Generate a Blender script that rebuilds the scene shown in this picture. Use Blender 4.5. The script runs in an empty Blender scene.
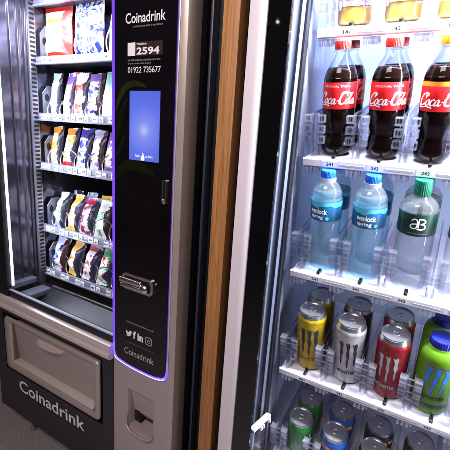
import bpy, bmesh, math, random
from mathutils import Vector, Matrix
random.seed(7)
S = bpy.context.scene
COL = S.collection
PI = math.pi
R = math.radians

# ------------------------------------------------------------------ materials
def srgb(r, g, b):
    def f(c):
        c /= 255.0
        return c / 12.92 if c <= 0.04045 else ((c + 0.055) / 1.055) ** 2.4
    return (f(r), f(g), f(b), 1.0)

def new_mat(name):
    m = bpy.data.materials.new(name)
    m.use_nodes = True
    nt = m.node_tree
    nt.nodes.clear()
    out = nt.nodes.new('ShaderNodeOutputMaterial')
    return m, nt, out

def pbr(name, col, rough=0.5, metal=0.0, coat=0.0, vary=0.06, scale=40.0, bump=0.0, trans=0.0, ior=1.45, stretch=None):
    m, nt, out = new_mat(name)
    p = nt.nodes.new('ShaderNodeBsdfPrincipled')
    nt.links.new(p.outputs[0], out.inputs[0])
    p.inputs['Roughness'].default_value = rough
    p.inputs['Metallic'].default_value = metal
    p.inputs['Coat Weight'].default_value = coat
    p.inputs['Transmission Weight'].default_value = trans
    p.inputs['IOR'].default_value = ior
    tc = nt.nodes.new('ShaderNodeTexCoord')
    mp = nt.nodes.new('ShaderNodeMapping')
    if stretch: mp.inputs['Scale'].default_value = stretch
    nt.links.new(tc.outputs['Object'], mp.inputs[0])
    n = nt.nodes.new('ShaderNodeTexNoise')
    n.inputs['Scale'].default_value = scale
    n.inputs['Detail'].default_value = 5
    nt.links.new(mp.outputs[0], n.inputs['Vector'])
    mx = nt.nodes.new('ShaderNodeMix'); mx.data_type = 'RGBA'
    c = col if len(col) == 4 else (*col, 1)
    mx.inputs[6].default_value = tuple(max(0, x * (1 - vary)) for x in c[:3]) + (1,)
    mx.inputs[7].default_value = tuple(min(1, x * (1 + vary)) for x in c[:3]) + (1,)
    nt.links.new(n.outputs['Fac'], mx.inputs[0])
    nt.links.new(mx.outputs[2], p.inputs['Base Color'])
    mr = nt.nodes.new('ShaderNodeMapRange')
    mr.inputs['To Min'].default_value = max(0.0, rough * 0.82)
    mr.inputs['To Max'].default_value = min(1.0, rough * 1.18)
    nt.links.new(n.outputs['Fac'], mr.inputs['Value'])
    nt.links.new(mr.outputs[0], p.inputs['Roughness'])
    if bump:
        b = nt.nodes.new('ShaderNodeBump')
        b.inputs['Strength'].default_value = bump
        b.inputs['Distance'].default_value = 0.002
        nt.links.new(n.outputs['Fac'], b.inputs['Height'])
        nt.links.new(b.outputs[0], p.inputs['Normal'])
    return m

def inside(m, col):
    """A printed label whose inner face is plain."""
    nt = m.node_tree
    p = next(n for n in nt.nodes if n.type == 'BSDF_PRINCIPLED')
    src = p.inputs['Base Color'].links[0].from_socket
    g = nt.nodes.new('ShaderNodeNewGeometry'); mx = nt.nodes.new('ShaderNodeMix'); mx.data_type = 'RGBA'
    nt.links.new(g.outputs['Backfacing'], mx.inputs[0]); nt.links.new(src, mx.inputs[6]); mx.inputs[7].default_value = (*col, 1)
    nt.links.new(mx.outputs[2], p.inputs['Base Color'])

def emit(name, col, strength):
    m, nt, out = new_mat(name)
    e = nt.nodes.new('ShaderNodeEmission')
    e.inputs[0].default_value = (*col[:3], 1)
    e.inputs[1].default_value = strength
    nt.links.new(e.outputs[0], out.inputs[0])
    return m

def thin_clear(name, tint=(1, 1, 1), rough=0.0, ior=1.45, haze=0.0, hazecol=(.8, .8, .9), edge=None):
    """Thin clear sheet: fresnel mix of clear transmission and gloss, optional milkiness; edge = darker tint at grazing view."""
    m, nt, out = new_mat(name)
    t = nt.nodes.new('ShaderNodeBsdfTransparent')
    t.inputs[0].default_value = (*tint, 1)
    if edge:
        lw = nt.nodes.new('ShaderNodeLayerWeight'); lw.inputs[0].default_value = 0.35
        mc = nt.nodes.new('ShaderNodeMix'); mc.data_type = 'RGBA'
        mc.inputs[6].default_value = (*tint, 1); mc.inputs[7].default_value = (*edge, 1)
        nt.links.new(lw.outputs['Facing'], mc.inputs[0])
        nt.links.new(mc.outputs[2], t.inputs[0])
    g = nt.nodes.new('ShaderNodeBsdfGlossy'); g.inputs['Roughness'].default_value = rough
    fr = nt.nodes.new('ShaderNodeFresnel'); fr.inputs[0].default_value = ior
    ms = nt.nodes.new('ShaderNodeMixShader')
    geo = nt.nodes.new('ShaderNodeNewGeometry')      # only the outer face of the sheet reflects
    inv = nt.nodes.new('ShaderNodeMath'); inv.operation = 'SUBTRACT'; inv.inputs[0].default_value = 1.0
    nt.links.new(geo.outputs['Backfacing'], inv.inputs[1])
    mul = nt.nodes.new('ShaderNodeMath'); mul.operation = 'MULTIPLY'
    nt.links.new(fr.outputs[0], mul.inputs[0]); nt.links.new(inv.outputs[0], mul.inputs[1])
    nt.links.new(mul.outputs[0], ms.inputs[0])
    nt.links.new(t.outputs[0], ms.inputs[1]); nt.links.new(g.outputs[0], ms.inputs[2])
    last = ms
    if haze:
        d = nt.nodes.new('ShaderNodeBsdfDiffuse'); d.inputs[0].default_value = (*hazecol, 1)
        tr = nt.nodes.new('ShaderNodeBsdfTranslucent'); tr.inputs[0].default_value = (*hazecol, 1)
        ad = nt.nodes.new('ShaderNodeMixShader'); ad.inputs[0].default_value = 0.4
        nt.links.new(d.outputs[0], ad.inputs[1]); nt.links.new(tr.outputs[0], ad.inputs[2])
        m2 = nt.nodes.new('ShaderNodeMixShader'); m2.inputs[0].default_value = haze
        nt.links.new(ms.outputs[0], m2.inputs[1]); nt.links.new(ad.outputs[0], m2.inputs[2])
        last = m2
    nt.links.new(last.outputs[0], out.inputs[0])
    return m

def print_mat(name, cols, scale=(9, 9, 9), nscale=3.0, seed=0.0, rough=0.35, band=None, split=None):
    """Printed packet film: patches of flat colour from distorted noise, with optional coloured end bands along z."""
    m, nt, out = new_mat(name)
    p = nt.nodes.new('ShaderNodeBsdfPrincipled')
    p.inputs['Roughness'].default_value = rough
    p.inputs['Coat Weight'].default_value = 0.08
    nt.links.new(p.outputs[0], out.inputs[0])
    tc = nt.nodes.new('ShaderNodeTexCoord')
    mp = nt.nodes.new('ShaderNodeMapping')
    mp.inputs['Scale'].default_value = scale
    mp.inputs['Location'].default_value = (seed, seed * 1.7, seed * .6)
    nt.links.new(tc.outputs['Object'], mp.inputs[0])
    n = nt.nodes.new('ShaderNodeTexNoise')
    n.inputs['Scale'].default_value = nscale
    n.inputs['Detail'].default_value = 3
    n.inputs['Distortion'].default_value = .35
    nt.links.new(mp.outputs[0], n.inputs['Vector'])
    cr = nt.nodes.new('ShaderNodeValToRGB'); cr.color_ramp.interpolation = 'CONSTANT'
    els = cr.color_ramp.elements
    k = len(cols)
    els[0].position = 0; els[0].color = cols[0]
    els[1].position = 0.36 + 0.28 / max(1, k - 1) * .5; els[1].color = cols[1]
    for i in range(2, k):
        e = els.new(0.40 + 0.24 * (i - .6) / (k - 1)); e.color = cols[i]
    nt.links.new(n.outputs['Fac'], cr.inputs[0])
    last = cr.outputs[0]
    if band:
        sx = nt.nodes.new('ShaderNodeSeparateXYZ'); nt.links.new(tc.outputs['Object'], sx.inputs[0])
        ad = nt.nodes.new('ShaderNodeMath'); ad.operation = 'MULTIPLY_ADD'
        nt.links.new(n.outputs['Fac'], ad.inputs[0]); ad.inputs[1].default_value = 0.02
        nt.links.new(sx.outputs[2], ad.inputs[2])
        for z0, z1, c in band:
            a = nt.nodes.new('ShaderNodeMath'); a.operation = 'GREATER_THAN'; a.inputs[1].default_value = z0
            b = nt.nodes.new('ShaderNodeMath'); b.operation = 'LESS_THAN'; b.inputs[1].default_value = z1
            mu = nt.nodes.new('ShaderNodeMath'); mu.operation = 'MULTIPLY'
            nt.links.new(ad.outputs[0], a.inputs[0]); nt.links.new(ad.outputs[0], b.inputs[0])
            nt.links.new(a.outputs[0], mu.inputs[0]); nt.links.new(b.outputs[0], mu.inputs[1])
            mx = nt.nodes.new('ShaderNodeMix'); mx.data_type = 'RGBA'
            nt.links.new(mu.outputs[0], mx.inputs[0]); nt.links.new(last, mx.inputs[6]); mx.inputs[7].default_value = c
            last = mx.outputs[2]
    if split:      # darker right-hand side with a ragged edge
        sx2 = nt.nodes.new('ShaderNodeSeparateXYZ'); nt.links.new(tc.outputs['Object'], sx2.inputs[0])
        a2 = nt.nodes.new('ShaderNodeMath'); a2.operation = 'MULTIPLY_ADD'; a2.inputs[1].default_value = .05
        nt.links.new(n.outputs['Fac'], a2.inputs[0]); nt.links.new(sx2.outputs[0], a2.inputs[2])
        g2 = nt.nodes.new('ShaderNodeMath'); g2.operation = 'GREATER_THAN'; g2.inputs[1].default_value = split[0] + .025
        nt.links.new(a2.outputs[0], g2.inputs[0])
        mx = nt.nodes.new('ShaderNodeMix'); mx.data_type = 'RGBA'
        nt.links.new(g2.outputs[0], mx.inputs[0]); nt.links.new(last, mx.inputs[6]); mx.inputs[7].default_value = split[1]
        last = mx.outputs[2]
    nt.links.new(last, p.inputs['Base Color'])
    n2 = nt.nodes.new('ShaderNodeTexNoise'); n2.inputs['Scale'].default_value = 55
    nt.links.new(tc.outputs['Object'], n2.inputs['Vector'])
    b = nt.nodes.new('ShaderNodeBump'); b.inputs['Strength'].default_value = 0.5; b.inputs['Distance'].default_value = 0.004
    nt.links.new(n2.outputs['Fac'], b.inputs['Height']); nt.links.new(b.outputs[0], p.inputs['Normal'])
    return m

def wood_mat():
    m, nt, out = new_mat('oak_veneer')
    p = nt.nodes.new('ShaderNodeBsdfPrincipled'); p.inputs['Roughness'].default_value = 0.55
    nt.links.new(p.outputs[0], out.inputs[0])
    tc = nt.nodes.new('ShaderNodeTexCoord'); mp = nt.nodes.new('ShaderNodeMapping')
    mp.inputs['Scale'].default_value = (260, 260, 6)
    nt.links.new(tc.outputs['Object'], mp.inputs[0])
    n = nt.nodes.new('ShaderNodeTexNoise'); n.inputs['Scale'].default_value = 1.0; n.inputs['Detail'].default_value = 8; n.inputs['Distortion'].default_value = .6
    nt.links.new(mp.outputs[0], n.inputs['Vector'])
    cr = nt.nodes.new('ShaderNodeValToRGB')
    cr.color_ramp.elements[0].position = .3; cr.color_ramp.elements[0].color = (0.27, 0.105, 0.026, 1)
    cr.color_ramp.elements[1].position = .7; cr.color_ramp.elements[1].color = (0.50, 0.235, 0.078, 1)
    nt.links.new(n.outputs['Fac'], cr.inputs[0]); nt.links.new(cr.outputs[0], p.inputs['Base Color'])
    b = nt.nodes.new('ShaderNodeBump'); b.inputs['Strength'].default_value = .25; b.inputs['Distance'].default_value = .001
    nt.links.new(n.outputs['Fac'], b.inputs['Height']); nt.links.new(b.outputs[0], p.inputs['Normal'])
    return m

def screen_mat():
    """Lit touch screen: blue picture with a soft bright centre."""
    m, nt, out = new_mat('lit_screen')
    e = nt.nodes.new('ShaderNodeEmission'); e.inputs[1].default_value = 1.0
    nt.links.new(e.outputs[0], out.inputs[0])
    tc = nt.nodes.new('ShaderNodeTexCoord'); mp = nt.nodes.new('ShaderNodeMapping')
    mp.inputs['Location'].default_value = (.7095 * 7.5, 0, -1.345 * 7.5); mp.inputs['Scale'].default_value = (7.5, 0.0, 7.5)
    nt.links.new(tc.outputs['Object'], mp.inputs[0])
    g = nt.nodes.new('ShaderNodeTexGradient'); g.gradient_type = 'SPHERICAL'
    nt.links.new(mp.outputs[0], g.inputs[0])
    cr = nt.nodes.new('ShaderNodeValToRGB')
    cr.color_ramp.elements[0].color = srgb(80, 100, 218); cr.color_ramp.elements[1].color = srgb(190, 194, 252)
    cr.color_ramp.elements[1].position = 1
    a = cr.color_ramp.elements.new(.55); a.color = srgb(100, 118, 232)
    a = cr.color_ramp.elements.new(.85); a.color = srgb(134, 146, 242)
    nt.links.new(g.outputs['Fac'], cr.inputs[0]); nt.links.new(cr.outputs[0], e.inputs[0])
    return m

M = {}
M['silver'] = pbr('silver_painted_steel', (.46, .392, .365), .38, .35, vary=.05, scale=7)
M['silver_shine'] = pbr('highlit_silver_trim', (.80, .71, .68), .30, .45, vary=.02, scale=14)  # silver trim; its highlights are raised into the paler base colour
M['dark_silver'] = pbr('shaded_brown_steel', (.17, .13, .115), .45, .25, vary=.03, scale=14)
M['black_panel'] = pbr('black_lacquer_panel', (.008, .0075, .011), .34, 0, coat=.15, vary=.2, scale=90)
M['black_matt'] = pbr('black_powder_coat', (.007, .007, .009), .5, vary=.2, scale=120)
M['black_glass'] = pbr('black_backed_glass', (.005, .004, .006), .07, 0, vary=.5, scale=9)
M['border_glass'] = pbr('black_printed_glass', (.0035, .0035, .0045), .025, 0, vary=.1, scale=30)
M['groove'] = pbr('dark_groove', (.035, .038, .06), .4)
M['chrome'] = pbr('chrome', (.88, .80, .76), .28, 1.0, vary=.05)
M['steel'] = pbr('galvanised_steel', (.30, .31, .38), .3, .8, vary=.15, scale=60, stretch=(1, 1, .15))
M['inner_steel'] = pbr('brushed_inner_steel', (.105, .10, .135), .13, .7, vary=.12, scale=14, stretch=(1, 1, .1))
M['tray_grey'] = pbr('grey_tray_plastic', (.20, .21, .29), .4, .15, vary=.35, scale=70)
M['tray_dark'] = pbr('dark_tray_steel', (.035, .034, .045), .45, .4, vary=.3, scale=40)
M['bin'] = pbr('mottled_dark_bin', (.012, .014, .021), .4, .2, vary=.9, scale=38, bump=.2)
M['plate'] = pbr('tray_side_plate', (.20, .22, .29), .38, .5, vary=.15)
M['coil'] = pbr('coil_wire', (.62, .62, .68), .25, .85)
M['tag'] = pbr('white_price_tag', (.8, .8, .83), .5, vary=.1, scale=200)
M['white_text'] = pbr('white_print', (.86, .84, .86), .5, vary=.02)
M['grey_text'] = pbr('grey_print', (.16, .15, .16), .5, vary=.02)
M['mid_text'] = pbr('pale_grey_print', (.40, .39, .40), .5, vary=.02)
M['dim_text'] = pbr('dim_grey_print', (.05, .047, .052), .5, vary=.02)
M['plate_brown'] = pbr('dark_brown_sticker', (.03, .019, .018), .4)
M['arc'] = pbr('dark_green_arc', (.017, .023, .003), .3, vary=.5, scale=25)
M['arc_dim'] = pbr('dim_green_arc', (.007, .009, .002), .3, vary=.5, scale=25)
M['glass'] = thin_clear('window_glass', (.97, .98, .99), 0.0, 1.38)
M['fridge_glass'] = thin_clear('door_glass', (.97, .975, .99), 0.0, 1.3)
M['led'] = emit('white_led_tube', (.86, .86, 1.0), 3.2)
M['purple_led'] = emit('purple_led_border', (.16, .055, .9), 1.5)
M['blue_led'] = emit('blue_white_led_border', (.55, .55, 1.0), 2.6)
M['dim_purple_led'] = emit('dim_purple_led_border', (.14, .06, .62), .9)
M['violet_led'] = emit('violet_led_border', (.17, .09, 1.0), 1.9)
M['screen'] = screen_mat()
M['screen_white'] = emit('lit_screen_white', (.95, .97, 1), 1.0)
M['oak'] = wood_mat()
M['door_white'] = pbr('white_lilac_door_frame', (.72, .67, .74), .4, vary=.02, scale=100)
M['profile'] = pbr('anodised_profile', (.12, .14, .21), .5, .1, vary=.15, scale=40, stretch=(1, 1, .05))
M['profile_edge'] = pbr('bright_profile_edge', (.55, .6, .72), .3, .3, vary=.05)
M['gasket'] = pbr('black_gasket', (.006, .006, .01), .5)
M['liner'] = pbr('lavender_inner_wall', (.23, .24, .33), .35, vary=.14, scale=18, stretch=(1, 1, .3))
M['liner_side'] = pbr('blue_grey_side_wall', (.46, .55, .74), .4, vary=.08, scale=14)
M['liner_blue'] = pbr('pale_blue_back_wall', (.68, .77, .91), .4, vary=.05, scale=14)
M['shelf_white'] = pbr('white_shelf_plastic', (.80, .80, .88), .42, vary=.04, scale=60)
M['rail_white'] = pbr('white_price_rail', (.74, .74, .82), .38, vary=.06, scale=80)
M['rail_lip'] = pbr('grey_rail_channel', (.45, .46, .55), .35, vary=.1)
M['clear'] = thin_clear('clear_divider_plastic', (.97, .97, .985), .04, 1.7, haze=.025, hazecol=(.86, .87, .95), edge=(.50, .50, .60))
M['clear_edge'] = thin_clear('clear_divider_edges', (.95, .95, .98), .05, 1.9, haze=.07, hazecol=(.90, .90, .97), edge=(.46, .46, .56))
M['clear_bright'] = thin_clear('clear_clip_plastic', (.92, .93, .98), .05, 1.9, haze=.32, hazecol=(.85, .85, .97), edge=(.4, .4, .55))
M['latch'] = pbr('black_stop_latch', (.006, .006, .007), .4)
M['ink'] = pbr('black_ink', (.012, .012, .02), .5)
M['cola'] = pbr('dark_cola', (.006, .002, .0015), .2, ior=1.12, vary=.3, scale=30)
M['pet_dark'] = thin_clear('clear_cola_bottle_plastic', (.96, .97, .99), .02, 1.42, edge=(.5, .53, .6))
M['pet'] = thin_clear('clear_bottle_plastic', (.93, .95, .98), .03, 1.5, haze=.05, hazecol=(.8, .85, .95), edge=(.35, .4, .5))
M['pet_blue'] = thin_clear('pale_blue_bottle_plastic', (.95, .985, 1.0), .02, 1.55, haze=.075, hazecol=(.84, .95, 1.0), edge=(.40, .68, .80))
M['water'] = thin_clear('still_water', (.96, .99, 1.0), .02, 1.12, haze=.06, hazecol=(.80, .93, 1.0), edge=(.62, .86, .93))
M['pet_grey'] = thin_clear('clear_grey_bottle_plastic', (.96, .97, .98), .02, 1.55, haze=.065, hazecol=(.88, .92, .97), edge=(.38, .44, .50))
M['red_cap'] = pbr('red_cap_plastic', (.62, .022, .018), .35)
M['dark_red_cap'] = pbr('dark_red_cap_plastic', (.22, .012, .014), .35)
M['yellow_cap'] = pbr('amber_cap_plastic', (.72, .25, .02), .35)
M['blue_cap'] = pbr('blue_cap_plastic', (.012, .10, .62), .3)
M['navy_cap'] = pbr('navy_cap_plastic', (.008, .015, .22), .3)
M['green_cap'] = pbr('green_cap_plastic', (.006, .115, .062), .38)
M['dark_green_cap'] = pbr('dark_green_cap_plastic', (.008, .03, .025), .35)
M['red_label'] = pbr('red_paper_label', (.62, .010, .016), .38, vary=.06, scale=30)
M['amber_label'] = pbr('amber_label_band', (.85, .33, .03), .4)
M['teal_label'] = pbr('dark_teal_label', (.008, .095, .23), .38, vary=.3, scale=40)
M['cyan_label'] = pbr('cyan_label_wave', (.07, .40, .58), .38, vary=.2, scale=60)
M['green_label'] = pbr('dark_green_label', (.003, .028, .018), .4, vary=.1)
inside(M['teal_label'], (.30, .66, .80)); inside(M['green_label'], (.62, .68, .70))
M['juice'] = pbr('orange_juice', (.85, .46, .045), .25, coat=.4, vary=.12, scale=25)
M['juice_yellow'] = pbr('yellow_juice', (.95, .68, .06), .25, coat=.4, vary=.08, scale=25)
M['juice_label'] = print_mat('pink_white_label', [(.85, .80, .84, 1), (.82, .78, .84, 1), (.75, .26, .25, 1)], (60, 60, 160), 1.0, 3.0)
M['can_metal'] = pbr('brushed_can_aluminium', (.62, .62, .64), .26, .95, vary=.1, scale=60)
M['can_lid'] = pbr('can_lid_aluminium', (.55, .55, .58), .24, .95, vary=.1, scale=80)
M['can_yellow'] = pbr('yellow_can_print', (.36, .25, .003), .42, .15, coat=.1, vary=.6, scale=95)
M['can_white'] = pbr('white_silver_can_print', (.40, .40, .42), .38, .4, coat=.1, vary=.6, scale=95)
M['can_red'] = pbr('red_can_print', (.19, .004, .009), .42, .15, coat=.1, vary=.6, scale=95)
M['can_green'] = pbr('green_can_print', (.012, .14, .02), .3, .3, coat=.3, vary=.4, scale=45)
M['can_blue'] = pbr('blue_can_print', (.012, .085, .42), .3, .3, coat=.3, vary=.3, scale=45)
M['can_dark'] = pbr('dark_can_print', (.018, .02, .022), .3, .3, coat=.3, vary=.3, scale=45)
M['can_orange'] = pbr('orange_fruit_print', (.85, .33, .015), .35)
M['can_amber'] = pbr('dull_gold_can_print', (.20, .14, .01), .32, .4, vary=.3, scale=45)
M['lime'] = pbr('lime_green_bottle', (.075, .19, .004), .42, coat=.05, vary=.18, scale=30)
M['claw_blue'] = pbr('blue_claw_print', (.01, .17, .62), .35)
M['claw_navy'] = pbr('navy_claw_print', (.015, .015, .05), .35)
M['claw_black'] = pbr('black_claw_print', (.008, .008, .009), .35)
M['claw_silver'] = pbr('grey_claw_print', (.40, .44, .43), .35, .3)
M['claw_red'] = pbr('dark_red_print', (.22, .01, .02), .35)
M['gold_print'] = pbr('gold_print', (.12, .085, .005), .4)
M['carpet'] = pbr('brown_grey_carpet', (.30, .25, .26), .95, vary=.75, scale=170, bump=1.0)
M['wall'] = pbr('dark_room_wall', (.03, .028, .03), .8)
M['foot'] = pbr('steel_foot', (.3, .28, .24), .3, .6)
M['lamp'] = emit('white_lamp', (1, .97, .92), 22)

# ------------------------------------------------------------------ mesh helpers
def link(o, parent=None):
    COL.objects.link(o)
    if parent is not None: o.parent = parent
    return o

def obj(name, bm, mat, parent=None, smooth=None, mw=None):
    me = bpy.data.meshes.new(name)
    bm.normal_update()
    bm.to_mesh(me); bm.free()
    for mm in (mat if isinstance(mat, (list, tuple)) else [mat]):
        me.materials.append(mm)
    if smooth is not None:
        me.shade_smooth()
        me.set_sharp_from_angle(angle=R(smooth))
    o = bpy.data.objects.new(name, me)
    link(o, parent)
    if mw is not None: o.matrix_local = mw
    return o

def thing(name, label, cat, loc=(0, 0, 0), rot=(0, 0, 0), group=None):
    o = bpy.data.objects.new(name, None)
    o.empty_display_size = .05
    link(o)
    o.location = loc; o.rotation_euler = rot
    o['label'] = label; o['category'] = cat
    if group: o['group'] = group
    return o

def add_box(bm, x0, x1, y0, y1, z0, z1, bev=0.0, seg=2, mi=0, mat=None):
    vs = [bm.verts.new((x, y, z)) for x in (x0, x1) for y in (y0, y1) for z in (z0, z1)]
    idx = [(0, 1, 3, 2), (4, 6, 7, 5), (0, 4, 5, 1), (2, 3, 7, 6), (0, 2, 6, 4), (1, 5, 7, 3)]
    fs = [bm.faces.new([vs[i] for i in f]) for f in idx]
    for f in fs: f.material_index = mi
    if bev:
        es = list({e for f in fs for e in f.edges})
        r = bmesh.ops.bevel(bm, geom=es, offset=bev, segments=seg, affect='EDGES', profile=.5)
        for f in r['faces']: f.material_index = mi
        vs = list({v for f in r['faces'] for v in f.verts})
    if mat is not None:
        for v in vs: v.co = mat @ v.co
    return vs

def box_obj(name, dims, mat, parent=None, bev=.0, seg=2, smooth=40, mw=None):
    bm = bmesh.new(); add_box(bm, *dims, bev=bev, seg=seg)
    return obj(name, bm, mat, parent, smooth if bev else None, mw)

def add_lathe(bm, prof, seg=40, mi=0, cap0=True, cap1=True, fn=None, a0=0, a1=2 * PI, ox=0, oy=0):
    full = abs(a1 - a0 - 2 * PI) < 1e-6
    n = seg if full else seg + 1
    rings = []
    for r, z in prof:
        ring = []
        for i in range(n):
            a = a0 + (a1 - a0) * i / seg
            rr = fn(a, r, z) if fn else r
            ring.append(bm.verts.new((ox + rr * math.sin(a), oy - rr * math.cos(a), z)))
        rings.append(ring)
    for k in range(len(prof) - 1):
        for i in range(seg):
            j = (i + 1) % n
            f = bm.faces.new((rings[k][i], rings[k][j], rings[k + 1][j], rings[k + 1][i]))
            f.material_index = mi
    if cap0 and full and prof[0][0] > 1e-5: bm.faces.new(list(reversed(rings[0]))).material_index = mi
    if cap1 and full and prof[-1][0] > 1e-5: bm.faces.new(rings[-1]).material_index = mi
    return rings

def spline(pts, n):
    """Catmull-Rom through a list of tuples."""
    out = []
    P = [pts[0]] + list(pts) + [pts[-1]]
    for i in range(1, len(P) - 2):
        for k in range(n):
            t = k / n
            out.append(tuple(.5 * ((2 * b) + (c - a) * t + (2 * a - 5 * b + 4 * c - d) * t * t + (-a + 3 * b - 3 * c + d) * t ** 3)
                             for a, b, c, d in zip(P[i - 1], P[i], P[i + 1], P[i + 2])))
    out.append(tuple(pts[-1]))
    return out

def smooth_profile(pts, n=5):
    return [(max(0, r), z) for r, z in spline(pts, n)]

def add_tube(bm, pts, r, seg=8, mi=0, caps=True):
    pts = [Vector(p) for p in pts]
    rings = []
    up = Vector((0, 0, 1))
    prev = None
    for i, p in enumerate(pts):
        t = (pts[min(i + 1, len(pts) - 1)] - pts[max(i - 1, 0)]).normalized()
        if prev is None:
            a = up if abs(t.dot(up)) < .9 else Vector((1, 0, 0))
            n = (a - t * a.dot(t)).normalized()
        else:
            n = (prev - t * prev.dot(t)).normalized()
        prev = n
        b = t.cross(n)
        rr = r[i] if isinstance(r, (list, tuple)) else r
        rings.append([bm.verts.new(p + n * rr * math.cos(2 * PI * k / seg) + b * rr * math.sin(2 * PI * k / seg)) for k in range(seg)])
    for k in range(len(rings) - 1):
        for i in range(seg):
            j = (i + 1) % seg
            bm.faces.new((rings[k][i], rings[k][j], rings[k + 1][j], rings[k + 1][i])).material_index = mi
    if caps:
        bm.faces.new(list(reversed(rings[0]))).material_index = mi
        bm.faces.new(rings[-1]).material_index = mi

def add_prism(bm, outline, y0, y1, mi=0):
    """Outline of (x, z) extruded along y."""
    a = [bm.verts.new((x, y0, z)) for x, z in outline]
    b = [bm.verts.new((x, y1, z)) for x, z in outline]
    n = len(a)
    bm.faces.new(a).material_index = mi
    bm.faces.new(list(reversed(b))).material_index = mi
    for i in range(n):
        bm.faces.new((a[i], b[i], b[(i + 1) % n], a[(i + 1) % n])).material_index = mi
    bmesh.ops.recalc_face_normals(bm, faces=bm.faces[:])

def rounded(x0, x1, z0, z1, r, n=6):
    out = []
    for cx, cz, a0 in ((x1 - r, z0 + r, -PI / 2), (x1 - r, z1 - r, 0), (x0 + r, z1 - r, PI / 2), (x0 + r, z0 + r, PI)):
        for k in range(n + 1):
            a = a0 + PI / 2 * k / n
            out.append((cx + r * math.cos(a), cz + r * math.sin(a)))
    return out

def add_frame(bm, outer, inner, y0, y1, mi=0):
    """Ring between two outlines of equal point count, front at y0, back at y1."""
    n = len(outer)
    L = [[bm.verts.new((x, y, z)) for x, z in o] for o, y in ((outer, y0), (inner, y0), (inner, y1), (outer, y1))]
    for k in range(4):
        A, B = L[k], L[(k + 1) % 4]
        for i in range(n):
            j = (i + 1) % n
            bm.faces.new((A[i], A[j], B[j], B[i])).material_index = mi
    bmesh.ops.recalc_face_normals(bm, faces=bm.faces[:])

def ribbon(bm, pts, width, mi=0, put=None, nib=None, n=8, taper=False):
    """Flat stroke along 2D points (u, v); nib = (angle, thin, thick) gives pen-like thick and thin."""
    P = spline(pts, n)
    L = []
    for i, p in enumerate(P):
        q0 = P[max(0, i - 1)]; q1 = P[min(len(P) - 1, i + 1)]
        dx, dy = q1[0] - q0[0], q1[1] - q0[1]
        l = math.hypot(dx, dy) or 1
        nx, ny = -dy / l, dx / l
        w = width
        if nib:
            a = math.atan2(dy, dx)
            w = width * (nib[1] + (nib[2] - nib[1]) * abs(math.sin(a - nib[0])))
        e = min(1, .35 + min(i, len(P) - 1 - i) * .25)
        w *= e
        if taper: w *= max(.03, math.sin(PI * i / (len(P) - 1))) ** .7
        L.append((bm.verts.new(put(p[0] + nx * w / 2, p[1] + ny * w / 2)), bm.verts.new(put(p[0] - nx * w / 2, p[1] - ny * w / 2))))
    for a, b in zip(L[:-1], L[1:]):
        bm.faces.new((a[1], b[1], b[0], a[0])).material_index = mi

def add_poly(bm, pts, put, mi=0):
    f = bm.faces.new([bm.verts.new(put(x, z)) for x, z in pts]); f.material_index = mi

_txt = {}
def text_polys(s, bold=0.0, shear=0.0):
    """Letters as triangles scaled to a unit box."""
    key = (s, bold, shear)
    if key in _txt: return _txt[key]
    cu = bpy.data.curves.new('letters', 'FONT'); cu.body = s; cu.offset = bold; cu.shear = shear
    cu.resolution_u = 4
    o = bpy.data.objects.new('letters', cu); COL.objects.link(o)
    dg = bpy.context.evaluated_depsgraph_get(); dg.update()
    me = o.evaluated_get(dg).to_mesh()
    vs = [(v.co.x, v.co.y) for v in me.vertices]
    fs = [tuple(p.vertices) for p in me.polygons]
    o.evaluated_get(dg).to_mesh_clear()
    bpy.data.objects.remove(o); bpy.data.curves.remove(cu)
    x0 = min(v[0] for v in vs); x1 = max(v[0] for v in vs); z0 = min(v[1] for v in vs); z1 = max(v[1] for v in vs)
    vs = [((x - x0) / (x1 - x0), (z - z0) / (z1 - z0)) for x, z in vs]
    _txt[key] = (vs, fs)
    return _txt[key]

def add_text(bm, s, x0, x1, z0, z1, put, bold=0.0, shear=0.0, mi=0):
    vs, fs = text_polys(s, bold, shear)
    V = [bm.verts.new(put(x0 + (x1 - x0) * u, z0 + (z1 - z0) * v)) for u, v in vs]
    for f in fs:
        try: bm.faces.new([V[i] for i in f]).material_index = mi
        except ValueError: pass

def flat(y): return lambda x, z: (x, y, z)
def wrap(rad, phi=0.0): return lambda x, z: (rad * math.sin(x / rad + phi), -rad * math.cos(x / rad + phi), z)

def text_obj(name, s, x0, x1, z0, z1, y, mat, parent, bold=0.0):
    bm = bmesh.new(); add_text(bm, s, x0, x1, z0, z1, flat(y), bold)
    return obj(name, bm, mat, parent)

def scribble(bm, x0, x1, z, h, y, seed):
    """A line of tiny print too small to read: short dashes."""
    rr = random.Random(seed); x = x0
    while x < x1:
        w = rr.uniform(.003, .008)
        vs = [bm.verts.new(v) for v in ((x, y, z), (min(x + w, x1), y, z), (min(x + w, x1), y, z + h), (x, y, z + h))]
        bm.faces.new(vs)
        x += w + rr.uniform(.0012, .0025)

# ================================================================== SETTING
bm = bmesh.new(); add_box(bm, -4, 4, -4, 1.2, -.05, 0)
o = obj('floor', bm, M['carpet']); o['kind'] = 'structure'
bm = bmesh.new(); add_box(bm, -4, 4, 1.2, 1.25, -.05, 2.6)
o = obj('wall', bm, M['wall']); o['kind'] = 'structure'

# ================================================================== SNACK MACHINE
SN = thing('snack_vending_machine', 'black and silver snack vending machine with a purple lit edge round its black control panel', 'vending machine', (-1.1, 0, 0))
def SO(name, bm, mat, parent=SN, smooth=None):
    o = obj(name, bm, mat, parent, smooth)
    if parent is SN: o.location = (1.1, 0, 0)
    return o

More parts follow.
